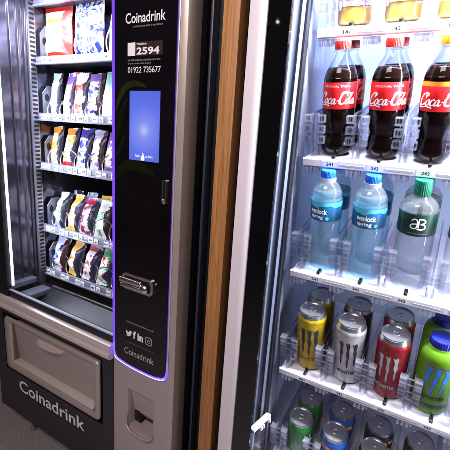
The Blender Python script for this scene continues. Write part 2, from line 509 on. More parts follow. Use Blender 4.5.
# body shell
bm = bmesh.new()
add_box(bm, -1.52, -1.445, .012, .80, .12, 1.86)         # left side
add_box(bm, -.79, -.60, .05, .80, .12, 1.86)             # right side behind console
add_box(bm, -1.445, -.79, .70, .80, .12, 1.86)           # back
add_box(bm, -1.445, -.79, .012, .70, 1.80, 1.86)         # roof
add_box(bm, -1.445, -.79, .30, .70, .12, .60)            # lower block
add_box(bm, -1.52, -1.405, -.002, .012, .62, 1.86)       # window surround left
add_box(bm, -1.405, -.83, -.002, .012, 1.79, 1.86)       # window surround top
SO('cabinet', bm, M['black_matt'])
for x, y in ((-1.408, .07), (-.64, .07), (-1.408, .72), (-.64, .72)):
    bm = bmesh.new()
    add_lathe(bm, [(.013, 0), (.013, .008), (.006, .012), (.006, .13)], 16, ox=x, oy=y)
    SO('foot', bm, M['foot'], smooth=40)

# interior
bm = bmesh.new()
add_box(bm, -1.44, -1.432, .012, .695, .62, 1.80)
for y, w in ((.030, .005), (.078, .004), (.108, .010), (.132, .006)):
    add_box(bm, -1.432, -1.424, y, y + w, .72, 1.80, bev=.002)
SO('inner_side_wall', bm, M['inner_steel'], smooth=40)
bm = bmesh.new()
add_box(bm, -1.432, -1.418, .146, .176, .62, 1.80, bev=.002)
up = SO('rack_upright', bm, M['steel'], smooth=40)
bm = bmesh.new()
z = .72
while z < 1.79:
    add_box(bm, -1.4182, -1.4172, .151, .171, z, z + .008)
    z += .016
obj('slot_row', bm, M['black_matt'], up)
bm = bmesh.new(); add_box(bm, -1.432, -.80, .68, .695, .62, 1.80)
SO('inner_back_wall', bm, M['tray_dark'])
# ledge and drop bin at the bottom of the window
bm = bmesh.new()
add_box(bm, -1.43, -1.395, .014, .116, .700, .722, bev=.003)
add_box(bm, -1.395, -1.335, .014, .14, .66, .682, bev=.003)
SO('bin_ledge', bm, M['plate'], smooth=40)
bm = bmesh.new()
V = [bm.verts.new(v) for v in ((-1.335, .014, .60), (-.80, .014, .60), (-.80, .15, .683), (-1.335, .15, .683), (-1.43, .15, .62), (-1.43, .014, .6))]
bm.faces.new(V[:4])
add_box(bm, -1.43, -.80, .15, .165, .60, .676)
add_box(bm, -1.43, -1.336, .014, .15, .60, .64)
dbin = SO('drop_bin', bm, M['bin'])
bm = bmesh.new(); add_box(bm, -1.335, -.80, .142, .152, .684, .692, bev=.0025)
obj('bin_rim', bm, M['chrome'], dbin, 40)

# LED tube at the left edge of the window
bm = bmesh.new(); add_tube(bm, [(-1.399, .017, .715), (-1.399, .017, 1.79)], .0048, 10)
SO('light_tube', bm, M['led'], smooth=40)
bm = bmesh.new(); add_box(bm, -1.40, -.83, .018, .034, 1.755, 1.785, bev=.003)
SO('top_light_tube', bm, M['led'])
# glass
bm = bmesh.new(); add_box(bm, -1.405, -.832, .004, .008, .703, 1.79)
SO('window_glass', bm, M['glass'])
bm = bmesh.new(); add_box(bm, -1.405, -.83, .001, .012, .698, .7025, bev=.001)
SO('glass_edge_strip', bm, M['profile_edge'], smooth=40)
bm = bmesh.new(); add_box(bm, -1.52, -.83, .0025, .02, .672, .698)
SO('window_sill', bm, M['black_panel'])
# two-step silver trim under the window
bm = bmesh.new()
pr = [(.02, .672), (-.006, .672), (-.014, .668), (-.016, .660), (-.016, .650), (-.012, .6455), (-.010, .6445), (-.014, .642), (-.020, .638), (-.021, .628), (-.016, .620), (-.004, .6185), (.02, .6185)]
A = [bm.verts.new((-1.52, y, z)) for y, z in pr]; B = [bm.verts.new((-.8305, y, z)) for y, z in pr]
for i in range(len(pr) - 1): bm.faces.new((A[i], B[i], B[i + 1], A[i + 1]))
bm.faces.new(A); bm.faces.new(list(reversed(B)))
SO('window_trim', bm, M['silver_shine'], smooth=35)

# lower black panel, with an opening for the delivery hatch
bm = bmesh.new()
add_box(bm, -1.52, -.8305, .002, .02, .133, .335)
add_box(bm, -1.52, -.8305, .002, .02, .592, .6185)
add_box(bm, -1.52, -1.462, .002, .02, .335, .592)
add_box(bm, -.882, -.8305, .002, .02, .335, .592)
lp = SO('lower_panel', bm, M['black_panel'])
bm = bmesh.new(); add_text(bm, 'Coinadrink', -1.375, -.978, .259, .312, flat(.0010), .012)
obj('logo_lettering', bm, M['white_text'], lp)
bm = bmesh.new(); scribble(bm, -1.24, -1.0, .243, .005, .0010, 5)
obj('small_print', bm, M['dim_text'], lp)
# delivery hatch
ho = rounded(-1.445, -.893, .348, .580, .018); hi = rounded(-1.398, -.920, .378, .562, .010)
bm = bmesh.new()
rims = [(rounded(-1.445, -.893, .348, .580, .018), .002), (rounded(-1.444, -.894, .349, .579, .018), -.003), (rounded(-1.440, -.898, .353, .575, .016), -.0065),
        (rounded(-1.405, -.914, .371, .568, .014), -.0065), (rounded(-1.400, -.918, .376, .563, .011), -.003), (hi, .001), (hi, .03)]
LV = [[bm.verts.new((x, y, z)) for x, z in o_] for o_, y in rims]
for A, B in zip(LV[:-1], LV[1:]):
    for i in range(len(A)): bm.faces.new((A[i], A[(i + 1) % len(A)], B[(i + 1) % len(A)], B[i]))
bmesh.ops.recalc_face_normals(bm, faces=bm.faces[:])
hatch = SO('delivery_hatch', bm, M['silver'], smooth=50)
bm = bmesh.new()
V = [bm.verts.new(v) for v in ((-1.397, .003, .561), (-.921, .003, .561), (-.921, .018, .398), (-1.397, .018, .398))]
bm.faces.new(list(reversed(V)))
obj('flap', bm, M['silver'], hatch)
bm = bmesh.new()
add_box(bm, -1.390, -.922, -.009, .026, .383, .3975, bev=.004, seg=3)
obj('flap_lip', bm, M['silver_shine'], hatch, 40)
bm = bmesh.new()
add_box(bm, -1.3975, -1.388, .0, .027, .379, .561)
obj('flap_shadow_gap', bm, M['dark_silver'], hatch)
bm = bmesh.new()     # half-moon pull
n = 18; rows = 6
grid = []
for j in range(rows + 1):       # j = 0 back edge of the top ledge, 2 = its rim, then down to the flap
    row = []
    for i in range(n + 1):
        u = -1 + 2 * i / n
        d = math.sqrt(max(0, 1 - u * u))
        if j <= 2: y, z = .004 - .030 * d * j / 2, .546 - .001 * j
        else:
            t = (j - 2) / (rows - 2)
            y, z = .004 - .030 * d * (1 - t) ** .8, .544 - .030 * d * t
        row.append(bm.verts.new((-1.158 + .073 * u, y, z)))
    grid.append(row)
for j in range(rows):
    for i in range(n):
        bm.faces.new((grid[j][i], grid[j + 1][i], grid[j + 1][i + 1], grid[j][i + 1]))
obj('flap_handle', bm, M['silver_shine'], hatch, 60)

# trays with price rails, side plates, coils
coil_cache = {}
def coil_bm(r, turns, length, pitch_lean=0.0):
    bm = bmesh.new()
    pts = []
    N = int(turns * 22)
    for k in range(N + 1):
        a = 2 * PI * turns * k / N + PI * .9
        pts.append((r * math.sin(a), length * k / N, r * math.cos(a)))
    add_tube(bm, pts, .0021, 6)
    return bm
# z of rail top, lane centres, coil radius
TR = [(1.585, [-1.345, -1.182, -1.020, -.86], .058),
      (1.381, [-1.372, -1.299, -1.227, -1.155, -1.080, -1.005, -.93], .034),
      (1.191, [-1.382, -1.304, -1.222, -1.146, -1.068, -.99, -.915], .034),
      (.935, [-1.368, -1.284, -1.200, -1.114, -1.03, -.945], .038),
      (.742, [-1.378, -1.288, -1.196, -1.106, -1.02, -.935], .038),
      (1.785, [], 0)]
for ti, (zt, lanes, cr) in enumerate(TR):
    bm = bmesh.new()
    add_box(bm, -1.417, -.80, .184, .66, zt - .020, zt - .016)
    tray = SO('snack_tray', bm, M['tray_dark'])
    bm = bmesh.new()
    add_box(bm, -1.428, -.80, .172, .184, zt - .027, zt + .002, bev=.003)
    add_box(bm, -1.428, -.80, .166, .173, zt - .028, zt - .021, bev=.002)
    obj('price_rail', bm, M['tray_grey'], tray, 40)
    if not lanes: continue
    for x in lanes:
        bm = bmesh.new()
        add_box(bm, -.028, -.003, .1695, .1725, -.021, -.003)
        add_box(bm, .003, .024, .1695, .1725, -.020, -.004)
        for k in range(3): add_box(bm, -.024 + k * .006, -.021 + k * .006, .1688, .1695, -.015, -.009, mi=1)
        add_box(bm, .008, .019, .1690, .1695, -.017, -.014, mi=1)
        if (int(x * 1000) + ti) % 2: add_box(bm, .008, .016, .1690, .1695, -.0115, -.0095, mi=1)
        tg = obj('price_tag', bm, [M['tag'], M['ink']], tray); tg.location = (x, 0, zt)
    bm = bmesh.new()         # side plate with a hole
    y0, y1, z0, z1 = .19, .27, zt - .012, zt + (.105 if ti else .115)
    pts = [(y0, z0), (y1, z0), (y1, z1 - .0), (y0 + .022, z1), (y0, z1 - .03)]
    for xx in (-1.4165, -1.4135):
        vs = [bm.verts.new((xx, y, z)) for y, z in pts]
        bm.faces.new(vs if xx > -1.415 else list(reversed(vs)))
    add_tube(bm, [(-1.4135, y, z) for y, z in pts], .0022, 6)
    pl = obj('side_plate', bm, M['plate'], tray)
    bm = bmesh.new()
    for xx in (-1.4128,):
        vs = [bm.verts.new((xx, .208 + .009 * math.cos(a * PI / 8), zt + .062 + .014 * math.sin(a * PI / 8))) for a in range(16)]
        bm.faces.new(vs)
    obj('side_plate_hole', bm, M['black_matt'], tray)
    cm = None
    for x in lanes:
        if cm is None:
            c = obj('coil', coil_bm(cr, 3, .16), M['coil'], tray, 60); cm = c.data
        else:
            c = bpy.data.objects.new('coil', cm); link(c, tray)
        c.location = (x + .004, .187, zt + cr - .010)
    for a, b in zip(lanes[:-1], lanes[1:]):
        bm = bmesh.new(); add_box(bm, -.001, .001, .25, .60, -.016, .045)
        ld = obj('lane_divider', bm, M['tray_dark'], tray); ld.location = ((a + b) / 2, 0, zt)

# ---- console (silver body with black glass panel)
bm = bmesh.new()
CX0, CX1 = -.8295, -.546
prof = [(CX0, .05), (CX0, .004), (CX0 + .003, .001), (-.606, .001), (-.594, .002), (-.586, .005)]
ret = (-.764, -.656, .398, .538)     # coin return opening
def con_strip(z0, z1, pts, cap=False):
    A = [bm.verts.new((x, y, z0)) for x, y in pts]; B = [bm.verts.new((x, y, z1)) for x, y in pts]
    for i in range(len(pts) - 1): bm.faces.new((A[i], A[i + 1], B[i + 1], B[i]))
con_strip(.125, ret[2], prof); con_strip(ret[3], 1.86, prof)
con_strip(ret[2], ret[3], prof[:3] + [(ret[0], .001)]); con_strip(ret[2], ret[3], [(ret[1], .001)] + prof[3:])
console = SO('console_body', bm, M['silver'], smooth=40)
bm = bmesh.new()
pts = [(-.586, .005), (-.577, .010), (-.571, .019), (-.568, .034)]
A = [bm.verts.new((x, y, .125)) for x, y in pts]; B = [bm.verts.new((x, y, 1.86)) for x, y in pts]
for i in range(3): bm.faces.new((A[i], A[i + 1], B[i + 1], B[i]))
obj('console_side', bm, M['dark_silver'], console, 60)
bm = bmesh.new(); add_box(bm, -.60, -.5665, .034, .30, .125, 1.86)
obj('console_flank', bm, M['black_matt'], console)
# coin return cup
x0, x1, z0, z1 = ret
bm = bmesh.new()
def quad(*v): bm.faces.new([bm.verts.new(p) for p in v])
quad((x0, .001, z1), (x1, .001, z1), (x1 - .004, .010, z1 - .006), (x0 + .004, .010, z1 - .006))
quad((x0, .001, z0), (x0, .001, z1), (x0 + .004, .010, z1 - .006), (x0 + .014, .055, z0))
quad((x1, .001, z1), (x1, .001, z0), (x1 - .004, .055, z0), (x1 - .004, .010, z1 - .006))
quad((x0 + .004, .010, z1 - .006), (x1 - .004, .010, z1 - .006), (x1 - .004, .022, z0 + .05), (x0 + .010, .022, z0 + .05))
quad((x0 + .010, .022, z0 + .05), (x1 - .004, .022, z0 + .05), (x1 - .004, .055, z0 + .004), (x0 + .014, .055, z0 + .004))
quad((x0, .001, z0), (x1, .001, z0), (x1, .058, z0 + .003), (x0, .058, z0 + .003))
cup = obj('coin_return', bm, M['silver'], console)
bm = bmesh.new()
lip = [(x0 - .002, -.001, z0 + .045), (x0 - .002, -.004, z0 + .022), (x0 + .006, -.009, z0 + .006), (x0 + .03, -.013, z0 - .003), (x0 + .075, -.013, z0 - .005), (x1 - .008, -.008, z0 + .0), (x1 + .001, -.002, z0 + .012)]
add_tube(bm, spline(lip, 6), .0040, 10)
obj('coin_return_lip', bm, M['silver'], cup, 60)
bm = bmesh.new(); add_box(bm, x0 + .012, x0 + .034, .0215, .040, z0 + .012, z0 + .062)
obj('cup_slot', bm, M['black_matt'], cup)

# black glass panel
PX0, PX1, PZ0, PZ1 = -.818, -.6135, .630, 1.80
bm = bmesh.new()
outl = [(PX0, PZ1), (PX0, PZ0 + .026), (PX0 + .004, PZ0 + .014), (PX0 + .014, PZ0 + .006)]
outl += [(PX0 + .05, PZ0 - .001), (PX0 + .10, PZ0 - .004), (PX0 + .16, PZ0 - .003)]
outl += [(PX1 - .014, PZ0 + .004), (PX1 - .004, PZ0 + .012), (PX1, PZ0 + .026), (PX1, PZ1)]
add_prism(bm, outl, -.003, .002)
panel = SO('control_panel', bm, M['black_glass'])
def PO(name, bm, mat, smooth=None): return obj(name, bm, mat, panel, smooth)
fy = -.0036
# purple LED border: left edge, lit bottom, right edge
bm = bmesh.new()
add_box(bm, PX0 - .0105, PX0 - .0005, -.0035, .004, PZ0 + .055, PZ1, bev=.0015)
PO('left_light_border', bm, M['purple_led'])
bm = bmesh.new()
low = [(PX0 - .005, PZ0 + .055), (PX0 - .005, PZ0 + .026), (PX0 - .001, PZ0 + .010), (PX0 + .011, PZ0 + .001)]
low += [(PX0 + .05, PZ0 - .006), (PX0 + .10, PZ0 - .009), (PX0 + .16, PZ0 - .008)]
low += [(PX1 - .011, PZ0 - .001), (PX1 - .0005, PZ0 + .008), (PX1 + .004, PZ0 + .026), (PX1 + .004, PZ0 + .06)]
lowp = spline(low, 5); nl_ = len(lowp) - 1
add_tube(bm, [(x, -.001, z) for x, z in lowp], [.0046 if k < nl_ * .82 else .0046 - .0035 * (k / nl_ - .82) / .18 for k in range(nl_ + 1)], 8)
PO('bottom_light_border', bm, M['violet_led'], 60)
bm = bmesh.new()
add_tube(bm, [(x, -.0040, z) for x, z in spline(low[2:-2], 5)], .0019, 8)
PO('bottom_light_core', bm, M['blue_led'], 60)
bm = bmesh.new(); add_tube(bm, [(PX1 + .003, -.001, PZ0 + .06), (PX1 + .003, -.001, PZ1)], .0011, 8)
PO('right_light_border', bm, M['dim_purple_led'])
bm = bmesh.new(); add_box(bm, PX1 + .0045, PX1 + .0085, -.0015, .001, PZ0 + .03, PZ1, bev=.0008)  # bright strip added for the highlight along the panel's right edge
obj('edge_bead', bm, M['silver_shine'], console, 40)
# writing
bm = bmesh.new(); add_text(bm, 'Coinadrink', -.778, -.647, 1.6065, 1.631, flat(fy), .012); PO('logo_lettering', bm, M['white_text'])
bm = bmesh.new(); scribble(bm, -.752, -.655, 1.5965, .0035, fy, 1); PO('tagline_print', bm, M['grey_text'])
bm = bmesh.new(); add_poly(bm, [(-.742, 1.529), (-.654, 1.529), (-.654, 1.562), (-.742, 1.562)], flat(-.0033)); PO('number_plate', bm, M['plate_brown'])
bm = bmesh.new(); add_poly(bm, rounded(-.770, -.7435, 1.5295, 1.5615, .001), flat(fy)); PO('blank_sticker', bm, M['white_text'])
bm = bmesh.new(); add_text(bm, '2594', -.7395, -.664, 1.5315, 1.549, flat(fy), .03); PO('machine_number', bm, M['white_text'])
bm = bmesh.new(); add_text(bm, 'Machine', -.739, -.706, 1.5545, 1.560, flat(fy), .01); PO('machine_word', bm, M['white_text'])
bm = bmesh.new(); scribble(bm, -.769, -.660, 1.517, .0040, fy, 2); scribble(bm, -.769, -.690, 1.5095, .003, fy, 3); PO('instruction_print', bm, M['grey_text'])
bm = bmesh.new(); add_text(bm, '01922 735677', -.769, -.658, 1.4885, 1.503, flat(fy), .006); PO('phone_number', bm, M['white_text'])
# leaf strokes: tapered dark green curves laid flat on the panel
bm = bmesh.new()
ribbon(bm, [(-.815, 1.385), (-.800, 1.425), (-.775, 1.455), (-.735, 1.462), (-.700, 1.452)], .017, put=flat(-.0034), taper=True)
PO('green_arc_mark', bm, M['arc'])
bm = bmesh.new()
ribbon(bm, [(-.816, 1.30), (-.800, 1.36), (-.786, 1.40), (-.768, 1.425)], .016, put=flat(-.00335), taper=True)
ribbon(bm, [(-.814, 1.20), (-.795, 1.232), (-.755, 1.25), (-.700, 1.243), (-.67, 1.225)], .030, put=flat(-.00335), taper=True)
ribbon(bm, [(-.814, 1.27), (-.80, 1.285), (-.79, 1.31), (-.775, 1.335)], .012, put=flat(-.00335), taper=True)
PO('dim_green_arc_mark', bm, M['arc_dim'])
# screen
bm = bmesh.new(); add_prism(bm, rounded(-.7615, -.6575, 1.265, 1.444, .001), -.0042, -.0025)
scr = SO('touch_screen', bm, M['screen'])
bm = bmesh.new()
add_text(bm, 'Touch', -.7395, -.7235, 1.2745, 1.281, flat(-.0046), .03)
add_text(bm, 'to Start', -.7025, -.6775, 1.2745, 1.281, flat(-.0046), .03)
add_poly(bm, [(-.7185, 1.266), (-.7065, 1.266), (-.7055, 1.276), (-.7085, 1.279), (-.7105, 1.286), (-.7145, 1.287), (-.7150, 1.279), (-.7195, 1.275)], flat(-.0046))
obj('screen_caption', bm, M['screen_white'], scr)
# lock
bm = bmesh.new(); add_frame(bm, rounded(-.6395, -.6245, 1.158, 1.224, .0074), rounded(-.6365, -.6275, 1.161, 1.221, .0044), -.0095, -.002)
lk = SO('door_lock', bm, M['chrome'], smooth=50)
bm = bmesh.new(); add_lathe(bm, [(.0048, 0), (.0048, .003), (.003, .004)], 18)
obj('lock_barrel', bm, M['chrome'], lk, 40, Matrix.Translation((-.632, -.003, 1.167)) @ Matrix.Rotation(PI / 2, 4, 'X'))
bm = bmesh.new(); add_prism(bm, rounded(-.6365, -.6275, 1.174, 1.221, .004), -.0048, -.002)
obj('lock_handle', bm, M['black_panel'], lk)
# coin mechanism
bm = bmesh.new(); add_frame(bm, rounded(-.782, -.662, .884, .934, .016), rounded(-.774, -.670, .892, .926, .009), -.010, -.002)
cmn = SO('coin_slot_surround', bm, M['chrome'], smooth=50)
bm = bmesh.new()
add_box(bm, -.787, -.702, -.019, -.004, .905, .921, bev=.004, seg=3)
add_box(bm, -.785, -.704, -.015, -.004, .889, .901, bev=.003, seg=3)
obj('coin_chute', bm, M['chrome'], cmn, 40)
bm = bmesh.new(); add_lathe(bm, [(.0, -.001), (.0125, 0), (.013, .004), (.010, .008), (.005, .0095), (0, .010)], 24)
obj('reject_button', bm, M['chrome'], cmn, 40, Matrix.Translation((-.693, -.010, .901)) @ Matrix.Rotation(PI / 2, 4, 'X'))
bm = bmesh.new(); add_prism(bm, rounded(-.774, -.670, .892, .926, .009), -.0045, -.003); obj('coin_slot_well', bm, M['black_matt'], cmn)
bm = bmesh.new(); add_lathe(bm, [(.0035, 0), (.0035, .002), (0, .0026)], 14)
SO('keyhole_stud', bm, M['silver'], smooth=40).matrix_local = Matrix.Translation((1.1 - .656, -.003, .925)) @ Matrix.Rotation(PI / 2, 4, 'X')
# social icons
bm = bmesh.new(); add_text(bm, 'www.coinadrink.co.uk', -.770, -.660, .7725, .778, flat(fy), .008); PO('web_address', bm, M['mid_text'])
bm = bmesh.new(); add_poly(bm, [(-.770, .7055), (-.658, .7055), (-.658, .7070), (-.770, .7070)], flat(fy)); PO('thin_rule', bm, M['grey_text'])
bm = bmesh.new()
bx, bz, s = -.771, .728, .026     # bird
bird = [(0, .16), (.2, .12), (.02, -.0), (.14, -.02), (-.0, .0), (.3, -.1), (.6, -.05), (.82, .2), (.9, .5), (1.0, .66), (.9, .64), (.97, .78), (.84, .72), (.68, .80), (.52, .68), (.5, .54), (.3, .6), (.06, .76), (.06, .5), (.16, .4), (.04, .42), (.1, .26)]
bird = [(0, .08), (.28, .12), (.12, .30), (.06, .46), (.04, .74), (.26, .58), (.5, .54), (.54, .72), (.68, .80), (.84, .74), (.97, .80), (.90, .68), (1, .64), (.9, .52), (.82, .26), (.62, .06), (.32, -.02)]
add_poly(bm, [(bx + s * u, bz - .002 + s * v) for u, v in bird], flat(fy))
add_text(bm, 'f', -.741, -.730, .725, .751, flat(fy), .05)
add_text(bm, 'in', -.723, -.700, .725, .749, flat(fy), .05)
PO('social_icons', bm, M['white_text'])
bm = bmesh.new()
add_frame(bm, rounded(-.692, -.666, .723, .749, .007), rounded(-.6895, -.6685, .7255, .7465, .005), fy, fy + .0004)
add_frame(bm, rounded(-.685, -.673, .730, .742, .0059), rounded(-.683, -.675, .732, .740, .0039), fy, fy + .0004)
add_poly(bm, rounded(-.6735, -.671, .742, .7445, .0012), flat(fy))
PO('photo_icon', bm, M['mid_text'])
bm = bmesh.new(); add_text(bm, 'Coinadrink', -.777, -.657, .664, .686, flat(fy), .012); PO('bottom_logo_lettering', bm, M['mid_text'])
bm = bmesh.new(); scribble(bm, -.75, -.67, .655, .003, fy, 8); PO('bottom_tagline_print', bm, M['dim_text'])

# ---- snack packets
def packet_bm(w, h, t, seed, crimp=.012, nx=14, nz=18):
    """Pillow packet standing on its lower seam: puffed both sides, wrinkled, zigzag seams."""
    rr = random.Random(seed)
    ph = [rr.uniform(0, 6) for _ in range(6)]
    bm = bmesh.new()
    G = {}
    for side in (0, 1):
        for i in range(nx + 1):
            for k in range(nz + 1):
                u = -1 + 2 * i / nx; z = h * k / nz
                d0, d1 = z, h - z
                e = min(1, max(0, (min(d0, d1) - crimp) / (h * .28)))
                prof = (1 - abs(u) ** 2.6) ** .6 * (math.sin(e * PI / 2)) if min(d0, d1) > crimp else 0
                wr = 1 + .13 * math.sin(u * 6 + z * 70 + ph[0]) * (1 - e * .6) + .07 * math.sin(z * 110 + ph[1] + 3 * u)
                pull = 1 - .07 * math.sin(e * PI / 2) * (1 if abs(u) > .5 else .6) + .015 * math.sin(z * 60 + ph[2])
                y = (t / 2) * prof * wr
                seam = .0014 * math.sin(i * 2.6 + ph[3]) if min(d0, d1) <= crimp else 0
                rim = i in (0, nx) or k in (0, nz)
                key = (i, k) if rim else (side, i, k)
                if key in G: continue
                zz = z + (.0018 * (i % 2) if k == nz else 0) + .002 * math.sin(u * 2.3 + ph[4])
                G[key] = bm.verts.new((u * w / 2 * pull, (-y if side == 0 else y) + seam + (-.0003 if side == 0 else .0003), zz))
    def g(s, i, k): return G[(i, k)] if (i in (0, nx) or k in (0, nz)) else G[(s, i, k)]
    for s in (0, 1):
        for i in range(nx):
            for k in range(nz):
                q = [g(s, i, k), g(s, i + 1, k), g(s, i + 1, k + 1), g(s, i, k + 1)]
                bm.faces.new(q if s == 0 else list(reversed(q)))
    return bm

W1 = (.88, .86, .86, 1); RED = (.62, .025, .012, 1); ORG = (.86, .33, .05, 1); BLU = (.012, .03, .42, 1); NAVY = (.02, .03, .2, 1)
PUR = (.27, .13, .50, 1); TEAL = (.35, .68, .64, 1); CRE = (.88, .76, .60, 1); MAR = (.35, .03, .10, 1); GRN = (.05, .5, .18, 1); SKY = (.45, .6, .9, 1); DK = (.04, .035, .05, 1); YEL = (.9, .6, .08, 1)
PK = [  # tray, x, width, height, thick, lean, colours, bands, label
    (0, -1.345, 0.150, 0.198, .050, 3, [W1, W1, W1, (.85, .45, .32, 1)], [(.0, .046, RED), (.148, .160, ORG), (.19, .24, RED)], 'white crisp bag with red and orange ends, leftmost bag on the top snack tray', 'crisp bag'),
    (0, -1.182, 0.156, 0.200, .055, 4, [BLU, W1, BLU, W1, BLU, (.85, .8, .7, 1)], [(.0, .018, BLU)], 'white crisp bag with splashed blue print, second bag on the top snack tray', 'crisp bag'),
    (0, -1.020, 0.152, 0.200, .055, 8, [W1, W1, YEL, ORG], [(.15, .175, ORG)], 'white crisp bag with orange and yellow print beside the purple lit edge', 'crisp bag'),
    (1, -1.374, 0.064, 0.172, .030, 9, [W1, W1, SKY, (.7, .74, .8, 1)], [(.14, .17, SKY)], 'white snack bar packet with pale blue tip, leftmost on the second tray down', 'snack packet'),
    (1, -1.301, 0.062, 0.174, .030, 11, [W1, (.55, .5, .7, 1), W1, PUR], [(.135, .17, PUR)], 'white snack packet with a purple top, second from left on the second tray down', 'snack packet'),
    (1, -1.229, 0.066, 0.174, .030, 11, [W1, W1, (.9, .7, .72, 1), RED], [(.115, .135, RED)], 'white snack packet with a small red band near its top, middle of second tray', 'snack packet'),
    (1, -1.157, 0.066, 0.171, .030, 12, [PUR, W1, W1, BLU], [(.15, .18, PUR)], 'white snack packet with purple and blue print, fourth along the second tray', 'snack packet'),
    (1, -1.082, 0.068, 0.171, .032, 12, [TEAL, W1, W1, TEAL], [(.0, .02, TEAL), (.125, .18, TEAL)], 'white and teal snack packet beside the purple lit edge', 'snack packet'),
    (2, -1.382, 0.064, 0.160, .032, 12, [CRE, W1, CRE, ORG], [(.142, .17, ORG)], 'cream snack packet with orange top, leftmost on the middle tray', 'snack packet'),
    (2, -1.306, 0.068, 0.162, .032, 14, [ORG, W1, CRE, W1], [(.142, .17, ORG), (.0, .035, RED)], 'cream and white snack packet with orange top and red foot on the middle tray', 'snack packet'),
    (2, -1.224, 0.068, 0.166, .032, 14, [BLU, W1, W1, BLU], [(.135, .17, (.1, .06, .42, 1))], 'blue and white snack packet with indigo top at the centre of the middle tray', 'snack packet'),
    (2, -1.148, 0.068, 0.160, .032, 16, [PUR, W1, W1, (.6, .5, .8, 1)], [(.135, .17, (.6, .55, .75, 1))], 'lilac and white snack packet, fourth along the middle tray', 'snack packet'),
    (2, -1.070, 0.070, 0.156, .032, 12, [ORG, W1, W1, PUR], [(.0, .035, PUR), (.135, .17, PUR)], 'white snack packet with purple top and foot beside the purple lit edge', 'snack packet'),
    (3, -1.370, 0.060, 0.152, .040, 17, [W1, W1, SKY, NAVY], [(.13, .16, (.8, .8, .9, 1))], 'white snack packet with pale blue and navy marks, leftmost on the fourth tray', 'snack packet'),
    (3, -1.286, 0.062, 0.154, .040, 18, [ORG, W1, CRE, ORG], [(.122, .16, (.86, .48, .14, 1)), (.0, .03, YEL)], 'white snack packet with an orange top and yellow foot on the fourth tray', 'snack packet'),
    (3, -1.202, 0.062, 0.152, .040, 19, [MAR, W1, W1, MAR], [(.132, .16, MAR)], 'white snack packet with maroon top and marks on the fourth tray', 'snack packet'),
    (3, -1.117, 0.064, 0.152, .040, 20, [W1, W1, GRN, W1], [(.13, .16, (.75, .8, .76, 1))], 'white snack packet with green marks, nearest the purple lit edge on the fourth tray', 'snack packet'),
    (4, -1.380, 0.060, 0.146, .040, 17, [W1, W1, BLU, SKY], [(.125, .16, (.6, .68, .9, 1))], 'white snack packet with bright blue marks, leftmost on the bottom tray', 'snack packet'),
    (4, -1.290, 0.062, 0.146, .040, 19, [ORG, W1, CRE, YEL], [(.112, .16, (.85, .48, .14, 1)), (.0, .03, YEL)], 'white snack packet with orange top half, second on the bottom tray', 'snack packet'),
    (4, -1.198, 0.062, 0.144, .040, 20, [(.6, .03, .08, 1), W1, W1, (.6, .03, .08, 1)], [(.132, .16, (.62, .12, .17, 1))], 'white snack packet with crimson blotches, third on the bottom tray', 'snack packet'),
    (4, -1.109, 0.064, 0.146, .040, 21, [GRN, W1, W1, RED], [(.126, .16, (.2, .55, .3, 1))], 'white snack packet with green top and red dot marks on the bottom tray', 'snack packet'),
]
REAR = {3: [(.03, .12, .6), BLU, ORG, BLU, ORG], 4: [SKY, DK, MAR, GRN]}
REAR_TXT = {}
n_p = 0
for (ti, x, w, h, t, lean, cols, bands, label, cat) in PK:
    zt = TR[ti][0]
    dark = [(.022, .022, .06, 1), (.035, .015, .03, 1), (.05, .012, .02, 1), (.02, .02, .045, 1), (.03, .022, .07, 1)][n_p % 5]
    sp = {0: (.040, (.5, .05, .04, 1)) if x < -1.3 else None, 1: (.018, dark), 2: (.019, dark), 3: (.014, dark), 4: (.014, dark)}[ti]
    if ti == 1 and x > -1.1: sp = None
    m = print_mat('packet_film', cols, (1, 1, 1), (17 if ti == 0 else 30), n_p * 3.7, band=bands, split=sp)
    if ti >= 3: w += .019; t += .014
    else: w += .004 if ti else 0
    grp = 'crisp bags in the snack machine' if ti == 0 else 'snack packets in the snack machine'
    p = obj('crisp_bag' if ti == 0 else 'snack_packet', packet_bm(w, h, t, n_p), m, None, 60)
    p.location = (x, .212 if ti else .222, zt - .015)
    p.rotation_euler = (-R(lean + random.uniform(-2.5, 2.5)), R(random.uniform(-2.2, 2.2)), R(random.uniform(-8, 8)))
    p['label'] = label; p['category'] = cat; p['group'] = grp
    n_p += 1
